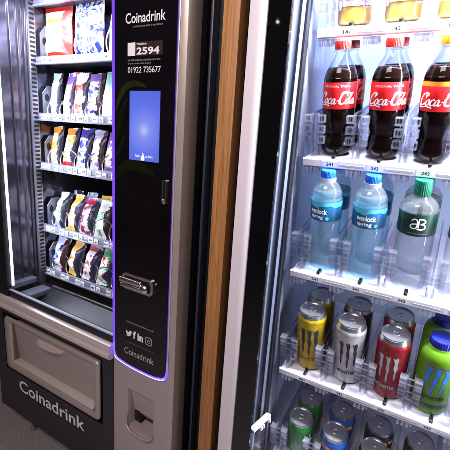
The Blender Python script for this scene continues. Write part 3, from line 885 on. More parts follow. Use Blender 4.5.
# packets queued behind the front ones
rear_cols = {(0, 0): ([MAR, RED, DK], 'dark red crisp bag behind the red ended one on the top snack tray'),
             (0, 1): ([NAVY, DK, BLU], 'dark navy crisp bag behind the splashed blue one on the top snack tray'),
             (1, 0): ([SKY, W1, DK], 'sky blue snack packet queued behind the pale tipped one on the second tray'),
             (1, 1): ([PUR, W1, DK], 'purple snack packet queued behind the purple topped one on the second tray'),
             (1, 2): ([MAR, W1, RED], 'maroon snack packet queued behind the red banded one on the second tray'),
             (1, 3): ([DK, PUR, W1], 'dark purple snack packet queued behind the fourth one on the second tray'),
             (1, 4): ([TEAL, DK, W1], 'teal snack packet queued behind the front teal one on the second tray'),
             (2, 0): ([ORG, DK, CRE], 'orange snack packet queued behind the leftmost one on the middle tray'),
             (2, 1): ([MAR, ORG, DK], 'maroon snack packet queued behind the red footed one on the middle tray'),
             (2, 2): ([NAVY, BLU, W1], 'navy snack packet queued behind the indigo topped one on the middle tray'),
             (2, 3): ([PUR, DK, W1], 'purple snack packet queued behind the lilac one on the middle tray'),
             (2, 4): ([YEL, GRN, W1], 'yellow green snack packet queued behind the purple footed one on the middle tray'),
             (3, 1): ([BLU, SKY, W1], 'blue and white snack packet peeping up behind the orange topped one on the fourth tray'),
             (3, 2): ([ORG, YEL, W1], 'orange snack packet peeping up behind the maroon marked one on the fourth tray'),
             (3, 0): ([DK, NAVY, W1], 'dark navy snack packet behind the leftmost packet on the fourth tray'),
             (3, 3): ([DK, MAR, RED], 'dark maroon snack packet behind the green marked one on the fourth tray'),
             (4, 0): ([DK, NAVY, SKY], 'dark navy and sky blue snack packet behind the leftmost one on the bottom tray'),
             (4, 1): ([DK, NAVY, BLU], 'dark snack packet with blue marks behind the orange topped one on the bottom tray'),
             (4, 2): ([MAR, DK, W1], 'dark maroon and white snack packet behind the crimson blotched one on the bottom tray'),
             (4, 3): ([GRN, DK, W1], 'dark green snack packet at the rear of the bottom tray by the lit edge')}
for (ti, li), (cols, label) in rear_cols.items():
    base = [k for k in PK if k[0] == ti][li]
    m = print_mat('packet_film', cols, (1, 1, 1), 40, n_p * 2.9)
    p = obj('crisp_bag' if ti == 0 else 'snack_packet', packet_bm(base[2], base[3] + (.004 if ti >= 3 else -.004), base[4], n_p + 50), m, None, 60)
    p.location = (base[1] + (.006 if ti >= 3 else .022 if ti == 0 else .010), .268 + (.02 if ti == 0 else 0), TR[ti][0] - .015); p.rotation_euler = (-R(base[5] - 1), 0, 0)
    p['label'] = label; p['category'] = 'crisp bag' if ti == 0 else 'snack packet'
    p['group'] = 'crisp bags in the snack machine' if ti == 0 else 'snack packets in the snack machine'
    n_p += 1

# ================================================================== PANELS BETWEEN THE MACHINES
WP = thing('wood_panel', 'narrow upright oak coloured board standing between the two vending machines', 'wood panel', (-.466, .02, 0))
bm = bmesh.new(); add_box(bm, -.0215, .0210, -.020, .02, 0, 2.1, bev=.0012)
obj('board', bm, M['oak'], WP, 40)
FP = thing('filler_panel', 'tall black infill panel with a faint vertical groove beside the oak board', 'filler panel', (-.46, .09, 0))
bm = bmesh.new(); add_box(bm, -.140, .16, 0, .02, 0, 2.1)
obj('infill_sheet', bm, M['black_matt'], FP)
bm = bmesh.new(); add_box(bm, -.1005, -.0925, -.03, -.001, 0, 2.1, bev=.002)
obj('ridge', bm, M['groove'], FP, 40)

# ================================================================== DRINKS MACHINE
DM = thing('drinks_vending_machine', 'white framed glass front drinks vending machine with lit shelves of bottles and cans', 'vending machine', (0, 0, 0))
DX1 = .52
bm = bmesh.new()
add_box(bm, -.36, -.312, .012, .75, .08, 1.90)
add_box(bm, DX1 - .05, DX1, .012, .75, .08, 1.90)
add_box(bm, -.312, DX1 - .05, .70, .75, .08, 1.90)
add_box(bm, -.312, DX1 - .05, -.06, .70, 1.84, 1.90)
add_box(bm, -.312, DX1 - .05, .012, .70, .08, .30)
obj('cabinet', bm, M['black_matt'], DM)
bm = bmesh.new()
add_box(bm, -.367, -.3295, -.104, -.02, .06, 1.92, bev=.003)
add_box(bm, DX1 + .005, DX1 + .04, -.104, -.02, .06, 1.92, bev=.003)
add_box(bm, -.3295, DX1 + .005, -.104, -.02, 1.87, 1.92, bev=.003)
add_box(bm, -.3295, DX1 + .005, -.104, -.02, .06, .30, bev=.003)
obj('door_frame', bm, M['door_white'], DM, 40)
bm = bmesh.new()
add_box(bm, -.3293, -.286, -.101, -.095, .30, 1.87)
add_box(bm, DX1 - .04, DX1 + .005, -.101, -.095, .30, 1.87)
add_box(bm, -.286, DX1 - .04, -.101, -.095, 1.80, 1.87)
obj('glass_border', bm, M['border_glass'], DM)
bm = bmesh.new(); add_box(bm, -.3293, -.325, -.095, .01, .30, 1.87)
obj('door_return', bm, M['black_matt'], DM)
bm = bmesh.new(); add_box(bm, -.286, DX1 - .04, -.100, -.096, .30, 1.80)
obj('door_glass', bm, M['fridge_glass'], DM)
# cabinet edge profile behind the glass
bm = bmesh.new()
pts = [(-.332, .012), (-.330, .006), (-.327, .004), (-.3245, .006), (-.3215, .0085), (-.3135, .010), (-.3105, .008), (-.3075, .0065), (-.3045, .009), (-.300, .012)]
A = [bm.verts.new((x, y, .30)) for x, y in pts]; B = [bm.verts.new((x, y, 1.84)) for x, y in pts]
for i in range(len(pts) - 1): bm.faces.new((A[i], A[i + 1], B[i + 1], B[i]))
obj('edge_profile', bm, M['profile'], DM, 30)
bm = bmesh.new(); add_box(bm, -.3335, -.3285, .0035, .011, .30, 1.84, bev=.001)
obj('edge_bead', bm, M['profile_edge'], DM, 40)
bm = bmesh.new(); add_box(bm, -.300, -.2965, .010, .03, .30, 1.84)
obj('door_gasket', bm, M['gasket'], DM)
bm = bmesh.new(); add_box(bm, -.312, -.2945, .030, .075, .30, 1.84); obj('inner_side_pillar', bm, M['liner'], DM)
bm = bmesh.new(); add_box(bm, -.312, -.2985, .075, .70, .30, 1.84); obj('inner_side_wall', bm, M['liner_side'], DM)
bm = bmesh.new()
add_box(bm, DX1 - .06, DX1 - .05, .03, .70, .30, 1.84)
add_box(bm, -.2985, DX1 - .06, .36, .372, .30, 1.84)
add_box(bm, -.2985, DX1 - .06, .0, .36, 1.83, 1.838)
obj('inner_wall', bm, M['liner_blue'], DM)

PITCH = .0900
LANE = [-.217 + PITCH * i for i in range(8)]
TILT = R(13)
SHZ = [1.567, 1.313, 1.057, .800, .546]
def shelf_mw(zs): return Matrix.Translation((0, .02, zs)) @ Matrix.Rotation(TILT, 4, 'X')
# divider: clear fin with a two-level fingered post at the front
def divider_bm():
    bm = bmesh.new()
    add_box(bm, -.0011, .0011, .030, .30, .001, .062)
    add_box(bm, -.0011, .0011, .030, .20, .062, .104)
    for x in (-.0062, .0062):
        add_box(bm, x - .0009, x + .0009, .014, .030, .002, .100, mi=1)
    for z in (.022, .036, .058, .079, .097):
        add_box(bm, -.0073, .0073, .0125, .0145, z, z + .0022, mi=1)
    for s in (-1, 1):
        for z in (.032, .056, .080):
            xa, xb = s * .0075, s * .0215
            x0_, x1_ = min(xa, xb), max(xa, xb)
            add_frame_xz(bm, x0_, x1_, z, z + .017, .0022, .010, .026, mi=1)
            add_box(bm, x0_ + .003, x1_ - .003, .0185, .0197, z + .003, z + .014)
            add_box(bm, (x0_ + x1_) / 2 - .0006, (x0_ + x1_) / 2 + .0006, .012, .0135, z + .0022, z + .0148, mi=1)
    # foot tapering to the front on the shelf
    V = [bm.verts.new(v) for v in ((-.009, .030, .002), (.009, .030, .002), (.0015, -.002, .002), (-.0015, -.002, .002), (-.005, .030, .022), (.005, .030, .022), (.001, .0, .005), (-.001, .0, .005))]
    for f in ((0, 3, 2, 1), (4, 5, 6, 7), (0, 4, 7, 3), (1, 2, 6, 5), (2, 3, 7, 6), (0, 1, 5, 4)): bm.faces.new([V[i] for i in f])
    # top rails along the lane
    for s in (-1, 1):
        add_box(bm, s * .011 - .0008, s * .011 + .0008, .03, .16, .094, .099, mi=1)
    for v in bm.verts: v.co.z *= .90
    bmesh.ops.recalc_face_normals(bm, faces=bm.faces[:])
    return bm
def add_frame_xz(bm, x0, x1, z0, z1, t, y0, y1, mi=0):
    add_box(bm, x0, x1, y0, y1, z0, z0 + t, mi=mi); add_box(bm, x0, x1, y0, y1, z1 - t, z1, mi=mi)
    add_box(bm, x0, x0 + t * .8, y0, y1, z0 + t, z1 - t, mi=mi); add_box(bm, x1 - t * .8, x1, y0, y1, z0 + t, z1 - t, mi=mi)
def clip_bm():
    bm = bmesh.new()
    add_box(bm, -.016, .016, .004, .020, -.024, -.0195)
    for x in (-.013, -.004, .005):
        add_box(bm, x, x + .006, .000, .008, -.034, -.0195, bev=.0012)
    add_box(bm, .013, .017, .002, .012, -.030, -.0195, bev=.001)
    add_box(bm, -.0015, .0015, .008, .10, -.034, -.0195)
    return bm
dmesh = cmesh = lmesh = None
SX0, SX1 = -.272, DX1 - .065
for si, zs in enumerate(SHZ):
    mw = shelf_mw(zs)
    bm = bmesh.new(); add_box(bm, SX0, SX1, .004, .325, -.010, 0)
    sh = obj('drinks_shelf', bm, M['shelf_white'], DM, None, mw)
    bm = bmesh.new()
    pr = [(.004, -.001), (.0015, -.0005), (-.001, -.003), (-.001, -.0165), (.001, -.0185), (.010, -.019), (.010, -.011), (.004, -.011)]
    A = [bm.verts.new((SX0 - .004, y, z)) for y, z in pr]; B = [bm.verts.new((SX1, y, z)) for y, z in pr]
    for i in range(len(pr)): bm.faces.new((A[i], B[i], B[(i + 1) % len(pr)], A[(i + 1) % len(pr)]))
    bm.faces.new(list(reversed(A))); bm.faces.new(B)
    bmesh.ops.recalc_face_normals(bm, faces=bm.faces[:])
    obj('price_rail', bm, M['rail_white'], sh, 30)
    for i, x in enumerate(LANE):
        if i:
            bm = bmesh.new(); add_box(bm, -PITCH + .020, -.020, -.0018, -.0008, -.0125, -.0085)
            rc = obj('rail_channel', bm, M['rail_lip'], sh); rc.location = (x, 0, 0)
        bm = bmesh.new()
        add_poly(bm, rounded(-.016, .016, -.0155, -.0045, .001), flat(-.0014))
        add_text(bm, '%d4%d' % (si + 1, i + 1), -.0075, .0065, -.0132, -.0065, flat(-.0019), .02, mi=1)
        nl = obj('number_label', bm, [M['shelf_white'], M['ink']], sh); nl.location = (x, 0, 0)
    for i in range(len(LANE)):
        xd = LANE[i] - PITCH / 2
        if i == 0: xd += .004
        if dmesh is None:
            d = obj('divider', divider_bm(), [M['clear'], M['clear_edge']], sh); dmesh = d.data
        else:
            d = bpy.data.objects.new('divider', dmesh); link(d, sh)
        d.location = (xd, 0, 0)
        if cmesh is None:
            c = obj('rail_clip', clip_bm(), M['clear_bright'], sh, 40); cmesh = c.data
        else:
            c = bpy.data.objects.new('rail_clip', cmesh); link(c, sh)
        c.location = (xd, 0, 0)
        if lmesh is None:
            b2 = bmesh.new(); add_box(b2, -.0035, .0035, .004, .022, .0005, .0065, bev=.001)
            l = obj('stop_latch', b2, M['latch'], sh, 40); lmesh = l.data
        else:
            l = bpy.data.objects.new('stop_latch', lmesh); link(l, sh)
        l.location = (LANE[i] + .004, 0, 0)

# delivery lift bucket in the lower left corner, between glass and shelves
LB = DM
bm = bmesh.new()
for k in (0,):
    A_ = Vector((-.2955, -.075, .681)); B_ = Vector((-.2895, .012, .667))
d = (B_ - A_).normalized()
up_ = Vector((0, 0, 1)); sd = Vector((1, 0, 0))
mwb = Matrix.Translation(A_) @ Matrix(((sd.x, d.x, 0, 0), (sd.y, d.y, 0, 0), (sd.z, d.z, 1, 0), (0, 0, 0, 1)))
add_box(bm, -.004, .009, 0, (B_ - A_).length, -.010, .0, bev=.0015, mat=mwb)
for t in (.3, .42, .8):
    add_box(bm, .009, .015, t * (B_ - A_).length, t * (B_ - A_).length + .005, -.014, -.004, mat=mwb)
lb = obj('lift_bucket', bm, M['shelf_white'], DM, 40)
bm = bmesh.new(); add_box(bm, -.300, -.2885, -.075, -.066, .36, .671, bev=.001)
obj('bucket_post', bm, M['profile'], lb, 40)
bm = bmesh.new()
add_box(bm, -.292, -.290, -.066, .008, .36, .666)
add_box(bm, -.288, .44, -.072, -.070, .36, .52)
obj('bucket_panel', bm, M['clear'], lb)

# ---- bottle and can builders (local origin at the base centre, label side towards -y)
def place(o, si, lane, yl, rz=0.0, dx=0.0):
    if si == 1 and lane == 0: dx -= .004
    p = shelf_mw(SHZ[si]) @ Vector((LANE[lane] + dx, yl, .0006))
    o.matrix_world = Matrix.Translation(p) @ Matrix.Rotation(TILT, 4, 'X') @ Matrix.Rotation(rz, 4, 'Z')

def cap_part(parent, r, z0, z1, mat, ridges=36):
    bm = bmesh.new()
    fn = lambda a, rr, z: rr + (.00035 * math.cos(a * ridges) if rr > r * .97 and z < z1 - .002 else 0)
    add_lathe(bm, [(r * .90, z0), (r, z0 + .0004), (r, z0 + .0035), (r, z1 - .0025), (r * .95, z1 - .0006), (r * .8, z1), (r * .3, z1)], 108, fn=fn)
    return obj('cap', bm, mat, parent, 30)

def script_strokes():
    """Flowing cola lettering as pen strokes in a box about 3.3 wide, 1 high."""
    st = []
    st.append(([(.74, .74), (.80, .84), (.74, .95), (.56, .97), (.36, .84), (.20, .60), (.13, .36), (.17, .14), (.32, .06), (.50, .12), (.66, .26)], .125))   # C
    st.append(([(.62, .86), (.68, .72), (.66, .60)], .07))
    st.append(([(.20, .12), (.10, .02), (.16, -.08), (.40, -.10), (.75, -.02), (1.05, -.06), (1.30, -.13)], .075))    # flourish under
    def oval(cx, cy, rx, ry, sl=.25):
        return [(cx + rx * math.cos(a) + sl * ry * math.sin(a), cy + ry * math.sin(a)) for a in [2.2 + 2 * PI * k / 10 for k in range(11)]]
    st.append((oval(.86, .28, .135, .215), .10))
    st.append(([(.94, .46), (1.04, .40), (1.12, .42)], .05))
    st.append(([(1.36, .42), (1.32, .50), (1.20, .46), (1.10, .30), (1.10, .13), (1.20, .06), (1.34, .12), (1.46, .24)], .10))  # c
    st.append((oval(1.56, .27, .12, .21), .10))
    st.append(([(1.73, .50), (1.66, .26), (1.68, .09), (1.76, .07), (1.86, .18)], .09))   # a
    st.append(([(1.86, .30), (1.94, .33), (2.02, .31)], .085))                              # hyphen
    st.append(([(2.66, .72), (2.74, .84), (2.68, .96), (2.50, .97), (2.30, .82), (2.16, .56), (2.11, .32), (2.17, .12), (2.32, .05), (2.48, .10), (2.60, .22)], .125))
    st.append(([(2.16, .74), (2.24, .95), (2.42, 1.06), (2.70, 1.03), (2.96, .92), (3.18, .90), (3.30, .98)], .07))   # swash over the top
    st.append((oval(2.76, .28, .13, .21), .10))
    st.append(([(2.86, .44), (2.98, .54), (3.12, .74), (3.14, .90), (3.07, .92), (3.00, .72), (2.97, .36), (3.00, .12), (3.08, .06), (3.16, .14)], .085))  # l
    st.append((oval(3.28, .27, .115, .20), .10))
    st.append(([(3.45, .48), (3.38, .26), (3.40, .09), (3.48, .06), (3.58, .18)], .09))
    return st
STR = script_strokes()

def cola_bottle(label, si, lane, yl, cap, vanilla=False, front=True, rz=.12, group='cola bottles'):
    b = thing('cola_bottle', label, 'cola bottle', group=group)
    prof = smooth_profile([(.018, .0), (.0255, .002), (.0305, .010), (.0325, .022), (.0310, .033), (.0272, .045), (.0283, .056), (.0312, .068), (.0327, .078), (.0329, .100), (.0329, .149), (.0320, .157), (.0286, .168), (.0236, .178), (.0180, .188), (.0142, .196), (.0132, .202)], 4)
    prof += [(.0165, .2025), (.0165, .2045), (.0130, .205), (.0125, .218)]
    flute = lambda a, r, z: r + (.0006 * math.cos(a * 12) * math.exp(-((z - .045) / .022) ** 2)) - (.0022 * max(0, math.cos(a * 5)) if z < .007 else 0)
    bm = bmesh.new(); add_lathe(bm, prof, 60, fn=flute)
    obj('bottle_shell', bm, M['pet_dark'], b, 60)
    bm = bmesh.new()
    lp_ = [(max(.001, r - .0008), z + .0007) for r, z in prof if z < .173] + [(.0232, .1745), (.001, .1745)]
    add_lathe(bm, lp_, 60, fn=flute)
    obj('drink', bm, M['cola'], b, 60)
    cap_part(b, .0150, .2065, .2225, cap)
    bm = bmesh.new(); add_lathe(bm, [(.0333, .0975), (.0335, .098), (.0335, .1475), (.0333, .148)], 64, cap0=False, cap1=False)
    lab = obj('label', bm, M['red_label'], b, 60)
    if vanilla:
        bm = bmesh.new(); add_lathe(bm, [(.0337, .1405), (.0337, .1483)], 64, cap0=False, cap1=False)
        obj('label_band', bm, M['amber_label'], lab, 60)
    if front:
        bm = bmesh.new()
        sc = .0232; x0 = -1.85 * sc * .98; z0 = .1065
        put = wrap(.0340)
        for pts, w in STR:
            ribbon(bm, [(x0 + sc * (u + .10 * v), z0 + sc * v * 1.0) for u, v in pts], w * sc * 1.3, put=put, nib=(R(25), .5, 1.15), n=6)
        obj('script_lettering', bm, M['white_text'], lab)
        bm = bmesh.new()
        if not vanilla:
            add_text(bm, 'ORIGINAL TASTE', -.027, .027, .1390, .1427, put, .01)
            obj('taste_lettering', bm, M['white_text'], lab)
        else: bm.free()
    place(b, si, lane, yl, rz)
    return b

def water_bottle(label, si, lane, yl, front=True, rz=.15):
    b = thing('water_bottle', label, 'water bottle', group='blue capped water bottles')
    prof = smooth_profile([(.020, 0), (.028, .002), (.0322, .009), (.0326, .03), (.0318, .04), (.0326, .05), (.0326, .108), (.0322, .117), (.0326, .124), (.0326, .164), (.0322, .169), (.0312, .173), (.0316, .178), (.0302, .185), (.0270, .192), (.0225, .199), (.0175, .204), (.0142, .207), (.0130, .209)], 4)
    rib = lambda a, r, z: r + (.0005 * math.sin(z * 420) if z < .085 else 0) - (.002 * max(0, math.cos(a * 5)) if z < .006 else 0)
    pf = prof + [(.0160, .2095), (.0160, .2115), (.0126, .212), (.0126, .224)]
    bm = bmesh.new(); add_lathe(bm, pf, 56, fn=rib)
    obj('bottle_shell', bm, M['pet_blue'], b, 60)
    bm = bmesh.new(); add_lathe(bm, [(max(.001, r - .0012), z + .001) for r, z in prof if z < .186] + [(.0285, .187), (.001, .187)], 48)
    obj('drink', bm, M['water'], b, 60)
    bm = bmesh.new()
    add_lathe(bm, [(.0168, .2045), (.0168, .2130)], 40, cap0=False)
    obj('neck_ring', bm, M['clear_bright'], b, 40)
    cap_part(b, .0148, .2135, .2290, M['blue_cap'])
    bm = bmesh.new(); add_lathe(bm, [(.0331, .1235), (.0333, .124), (.0333, .1655), (.0331, .166)], 64, cap0=False, cap1=False)
    lab = obj('label', bm, M['teal_label'], b, 60)
    bm = bmesh.new()
    put = wrap(.0336)
    N = 60; L = []
    for k in range(N + 1):
        x = -PI * .0336 + 2 * PI * .0336 * k / N
        zl = .1560 + .0025 * math.sin(k * .42) + .0012 * math.sin(k * 1.1)
        L.append((bm.verts.new(put(x, zl)), bm.verts.new(put(x, .1657))))
    for a, c in zip(L[:-1], L[1:]): bm.faces.new((a[0], c[0], c[1], a[1]))
    obj('label_wave', bm, M['cyan_label'], lab, 60)
    bm = bmesh.new()
    add_poly(bm, rounded(.010, .0175, .1270, .1345, .0036), wrap(.0336))
    obj('label_dot', bm, M['cyan_label'], lab)
    if front:
        bm = bmesh.new()
        add_text(bm, 'wenlock', -.027, .013, .1400, .1515, put, .025)
        add_text(bm, 'spring', -.025, .005, .1270, .1370, put, .02)
        obj('brand_lettering', bm, M['white_text'], lab)
    place(b, si, lane, yl, rz)
    return b

def green_water(label, si, lane, yl, cap, front=True, rz=.1):
    b = thing('mineral_water_bottle', label, 'water bottle', group='green labelled water bottles')
    prof = smooth_profile([(.020, 0), (.029, .002), (.0338, .010), (.0342, .05), (.0342, .168), (.0338, .174), (.0318, .181), (.0275, .188), (.0215, .193), (.0165, .197), (.0142, .199), (.0136, .201)], 4)
    bm = bmesh.new(); add_lathe(bm, prof + [(.0136, .212)], 56)
    obj('bottle_shell', bm, M['pet_grey'], b, 60)
    cap_part(b, .0150, .2005, .2300, cap, 30)
    bm = bmesh.new(); add_lathe(bm, [(.0346, .1260), (.0348, .1265), (.0348, .1705), (.0346, .171)], 64, cap0=False, cap1=False)
    lab = obj('label', bm, M['green_label'], b, 60)
    if front:
        bm = bmesh.new(); put = wrap(.0351)
        # joined lower-case a and capital B emblem
        a = [(-.0135, 0.1575), (-.0095, 0.1615), (-.0045, 0.1605), (-.003, 0.1565), (-.003, 0.1475), (-.006, 0.1430), (-.0115, 0.1430), (-.0145, 0.1465), (-.0125, 0.1505), (-.0075, 0.1520), (-.003, 0.1520)]
        ribbon(bm, a, .0024, put=put)
        B_ = [(-.003, 0.1420), (.004, 0.1415), (.0095, 0.1430), (.0115, 0.1470), (.0090, 0.1510), (.0035, 0.1525), (.0085, 0.1540), (.0105, 0.1575), (.0085, 0.1612), (.003, 0.1622), (-.001, 0.1622)]
        ribbon(bm, B_, .0026, put=put)
        ribbon(bm, [(-.0005, B_[0][1]), (-.0005, (B_[0][1] + B_[-1][1]) / 2), (-.0005, B_[-1][1])], .0024, put=put, n=4)
        obj('emblem', bm, M['white_text'], lab)
        bm = bmesh.new()
        x = -.019
        rr = random.Random(4)
        while x < .017:
            w = rr.uniform(.0014, .0028); ribbon(bm, [(x, .1325), (x + w, .1325)], .0036, put=put, n=2); x += w + .0007
        z = .133
        while z < .166:
            w = rr.uniform(.0016, .003); ribbon(bm, [(-.0335, z), (-.0335, z + w)], .0020, put=put, n=2); z += w + .001
        obj('small_print', bm, M['grey_text'], lab)
    place(b, si, lane, yl, rz)
    return b

def juice_bottle(label, si, lane, yl, liquid, rz=.1):
    b = thing('juice_bottle', label, 'juice bottle', group='juice bottles on the top shelf')
    prof = smooth_profile([(.020, 0), (.029, .002), (.0335, .008), (.0338, .03), (.0330, .036), (.0338, .042), (.0338, .12), (.033, .14), (.028, .16), (.020, .178), (.0145, .19), (.0135, .2)], 4)
    bm = bmesh.new(); add_lathe(bm, prof, 48)
    obj('bottle_shell', bm, M['pet'], b, 60)
    bm = bmesh.new(); add_lathe(bm, [(max(.001, r - .001), z + .001) for r, z in prof if z < .17] + [(.001, .172)], 48)
    obj('drink', bm, liquid, b, 60)
    cap_part(b, .0155, .2, .216, M['yellow_cap'])
    if liquid is M['juice']:
        bm = bmesh.new(); add_lathe(bm, [(.0343, .034), (.0345, .0345), (.0345, .115), (.0343, .1155)], 56, cap0=False, cap1=False)
        obj('label', bm, M['juice_label'], b, 60)
    place(b, si, lane, yl, rz)

CLAW = [  # three ragged slashes (x, z) unit box
    [(.00, 1.0), (.13, .97), (.22, 1.02), (.27, .93), (.25, .72), (.28, .55), (.22, .30), (.25, .18), (.20, .0), (.14, .22), (.16, .40), (.10, .56), (.13, .74), (.08, .90)],
    [(.36, 1.0), (.48, .96), (.58, 1.02), (.62, .90), (.59, .70), (.63, .48), (.57, .25), (.59, .08), (.53, -.12), (.48, .14), (.51, .34), (.45, .52), (.48, .72), (.43, .90)],
    [(.72, 1.0), (.83, .96), (.94, 1.03), (1.0, .92), (.95, .74), (.99, .58), (.92, .36), (.95, .22), (.88, .04), (.84, .26), (.86, .44), (.80, .58), (.83, .76), (.78, .90)],
]
def add_claw(bm, x0, w, z0, h, put, slant=0.0, grow=0.0):
    for c in CLAW:
        cx = sum(p[0] for p in c) / len(c); cz = sum(p[1] for p in c) / len(c)
        pts = [(cx + (u - cx) * (1 + grow), cz + (v - cz) * (1 + grow * .25)) for u, v in c]
        add_poly(bm, [(x0 + w * (u + slant * v), z0 + h * v) for u, v in reversed(pts)], put)
    for f in bm.faces: f.normal_update()
    bmesh.ops.triangulate(bm, faces=bm.faces[:])

def lid_parts(parent, r, z, mat=None):
    bm = bmesh.new()
    add_lathe(bm, [(r * 1.0, z - .002), (r * 1.02, z), (r * 1.0, z + .0016), (r * .95, z + .0012), (r * .92, z - .0045), (r * .86, z - .0055), (r * .82, z - .0035), (r * .3, z - .0032), (r * .0001, z - .0032)], 48, cap0=False)
    lid = obj('lid', bm, mat or M['can_lid'], parent, 35)
    bm = bmesh.new()
    add_frame(bm, rounded(-.0085, .0085, -.009, .009, .0075), rounded(-.0055, .0055, -.006, .003, .004), 0, .0012)
    obj('ring_pull', bm, M['can_metal'], lid, 40, Matrix.Translation((0, .004, z - .0012)) @ Matrix.Rotation(-PI / 2, 4, 'X'))
    bm = bmesh.new(); pts = rounded(-.009, .009, -.0065, .0065, .006)
    vs = [bm.verts.new((x, y - .014, z - .0028)) for x, y in pts]; bm.faces.new(vs)
    obj('mouth_panel', bm, M['can_metal'], lid)
    return lid

def can(label, si, lane, yl, body, H=.162, r=.0330, claw=None, claw_edge=None, group='tall energy drink cans', cat='energy can', shoulder=None, rz=.1, spots=None, name='drink_can', dx=0.0, text=None):
    c = thing(name, label, cat, group=group)
    prof = smooth_profile([(.022, .0015), (.0245, 0), (.0265, .001), (.0310, .006), (r, .011), (r, .03), (r, H - .030), (r, H - .019), (r - .0012, H - .014), (r - .0034, H - .007), (r - .0046, H - .003)], 3)
    bm = bmesh.new(); add_lathe(bm, prof, 56)
    if shoulder:
        for f in bm.faces:
            zc = sum(v.co.z for v in f.verts) / len(f.verts)
            if zc > H - (.0125 if H > .13 else .0062) or zc < .004: f.material_index = 1
    bd = obj('can_body', bm, [body, shoulder or body], c, 40)
    lid_parts(c, r - .0046, H - .001)
    if claw:
        if claw_edge:
            bm = bmesh.new(); add_claw(bm, -.0215, .043, .056, .066, wrap(r + .0004), grow=.42)
            obj('claw_outline', bm, claw_edge, bd)
        bm = bmesh.new(); add_claw(bm, -.0215, .043, .056, .066, wrap(r + .0007))
        obj('claw_emblem', bm, claw, bd)
        bm = bmesh.new(); add_text(bm, text or 'MONSTER', -.021, .021, .034, .043, wrap(r + .0006), .02)
        obj('can_lettering', bm, claw if not claw_edge else claw_edge, bd)
    if spots:
        bm = bmesh.new(); rr = random.Random(lane * 7 + int(yl * 100))
        for k in range(9):
            a = rr.uniform(-1.6, 1.6) * r; z = rr.uniform(H - .055, H - .022); q = rr.uniform(.006, .011)
            add_poly(bm, [(a + q * math.cos(t * PI / 6) * (1 + .2 * math.sin(3 * t)), z + .8 * q * math.sin(t * PI / 6)) for t in range(12)], wrap(r + .0004 + k * .00004))
        obj('fruit_print', bm, spots, bd)
    place(c, si, lane, yl, rz, dx)
    return c

FY, RY = .052, .121
juice_bottle('orange juice bottle with a pink and white label above the leftmost cola', 0, 0, FY, M['juice'])
juice_bottle('orange juice bottle with pink and white label, middle of the top shelf', 0, 1, FY, M['juice'])
juice_bottle('bright yellow juice bottle with bare base on the top shelf above the amber cap', 0, 2, FY, M['juice_yellow'])
juice_bottle('orange drink bottle at the right hand end of the top shelf', 0, 3, FY, M['juice'])

cola_bottle('front red capped cola bottle nearest the inner left wall', 1, 0, FY, M['red_cap'], rz=.05)
cola_bottle('red capped cola bottle standing behind the leftmost cola', 1, 0, RY, M['dark_red_cap'], front=True, rz=.6)
cola_bottle('front red capped cola bottle standing next to the amber capped one', 1, 1, FY, M['red_cap'], rz=.14)
cola_bottle('dark red capped cola bottle behind the middle front cola', 1, 1, RY, M['dark_red_cap'], front=True, rz=.7)
cola_bottle('cola bottle with an amber cap and amber stripe on its red label', 1, 2, FY, M['yellow_cap'], vanilla=True, rz=.05)
cola_bottle('dark capped cola bottle behind the amber capped bottle', 1, 2, RY, M['dark_red_cap'], front=True, rz=.4)

water_bottle('front blue capped water bottle nearest the inner left wall', 2, 0, FY, rz=-.05)
water_bottle('blue capped water bottle hidden behind the leftmost water', 2, 0, RY, front=False)
water_bottle('front blue capped water bottle beside the green capped bottle', 2, 1, FY, rz=.22)
water_bottle('blue capped water bottle behind the one next to the green cap', 2, 1, RY, front=False)
green_water('green capped clear water bottle with a white letter emblem on dark green label', 2, 2, FY, M['green_cap'], rz=.16)
green_water('dark capped clear water bottle behind the white emblem one', 2, 2, RY, M['dark_green_cap'], front=False)
green_water('dark green labelled water bottle cut off by the right picture edge', 2, 3, FY, M['green_cap'])

can('yellow energy can with navy claw marks, in front', 3, 0, FY, M['can_yellow'], claw=M['claw_navy'], claw_edge=M['gold_print'], shoulder=M['can_metal'], rz=.14)
can('dull gold energy can behind the yellow one', 3, 0, RY, M['can_amber'], claw=None, shoulder=M['can_metal'])
can('white and silver energy can with black claw marks', 3, 1, FY, M['can_white'], claw=M['claw_black'], shoulder=M['can_metal'], rz=.10)
can('dark silver energy can behind the white one', 3, 1, RY, M['can_dark'], claw=None, shoulder=M['can_metal'])
can('red energy can with grey claw marks, in front', 3, 2, FY, M['can_red'], claw=M['claw_silver'], shoulder=M['can_metal'], rz=-.12)
can('red energy can with silver shoulder, behind the front red one', 3, 2, RY, M['can_red'], claw=M['claw_silver'], shoulder=M['can_metal'], rz=.3)
can('front green soft drink can at the left of the bottom shelf', 4, 0, FY, M['can_green'], H=.116, shoulder=M['can_metal'], group='small cans on the bottom shelf', cat='drink can', dx=.004)
can('green soft drink can behind the front green can', 4, 0, RY, M['can_green'], H=.116, shoulder=M['can_metal'], group='small cans on the bottom shelf', cat='drink can', dx=.006)
can('blue can with orange fruit print, in front on the bottom shelf', 4, 1, FY, M['can_blue'], H=.116, shoulder=M['can_metal'], group='small cans on the bottom shelf', cat='drink can', spots=M['can_orange'])
can('blue can with orange print standing behind the other blue one', 4, 1, RY, M['can_blue'], H=.116, shoulder=M['can_metal'], group='small cans on the bottom shelf', cat='drink can', spots=M['can_orange'])
can('dark can with silver lid beside the blue cans, in front', 4, 2, FY, M['can_dark'], H=.116, shoulder=M['can_metal'], group='small cans on the bottom shelf', cat='drink can')
can('dark can with an orange print, second back beside the blue cans', 4, 2, RY, M['can_dark'], H=.116, shoulder=M['can_metal'], group='small cans on the bottom shelf', cat='drink can', spots=M['can_orange'])
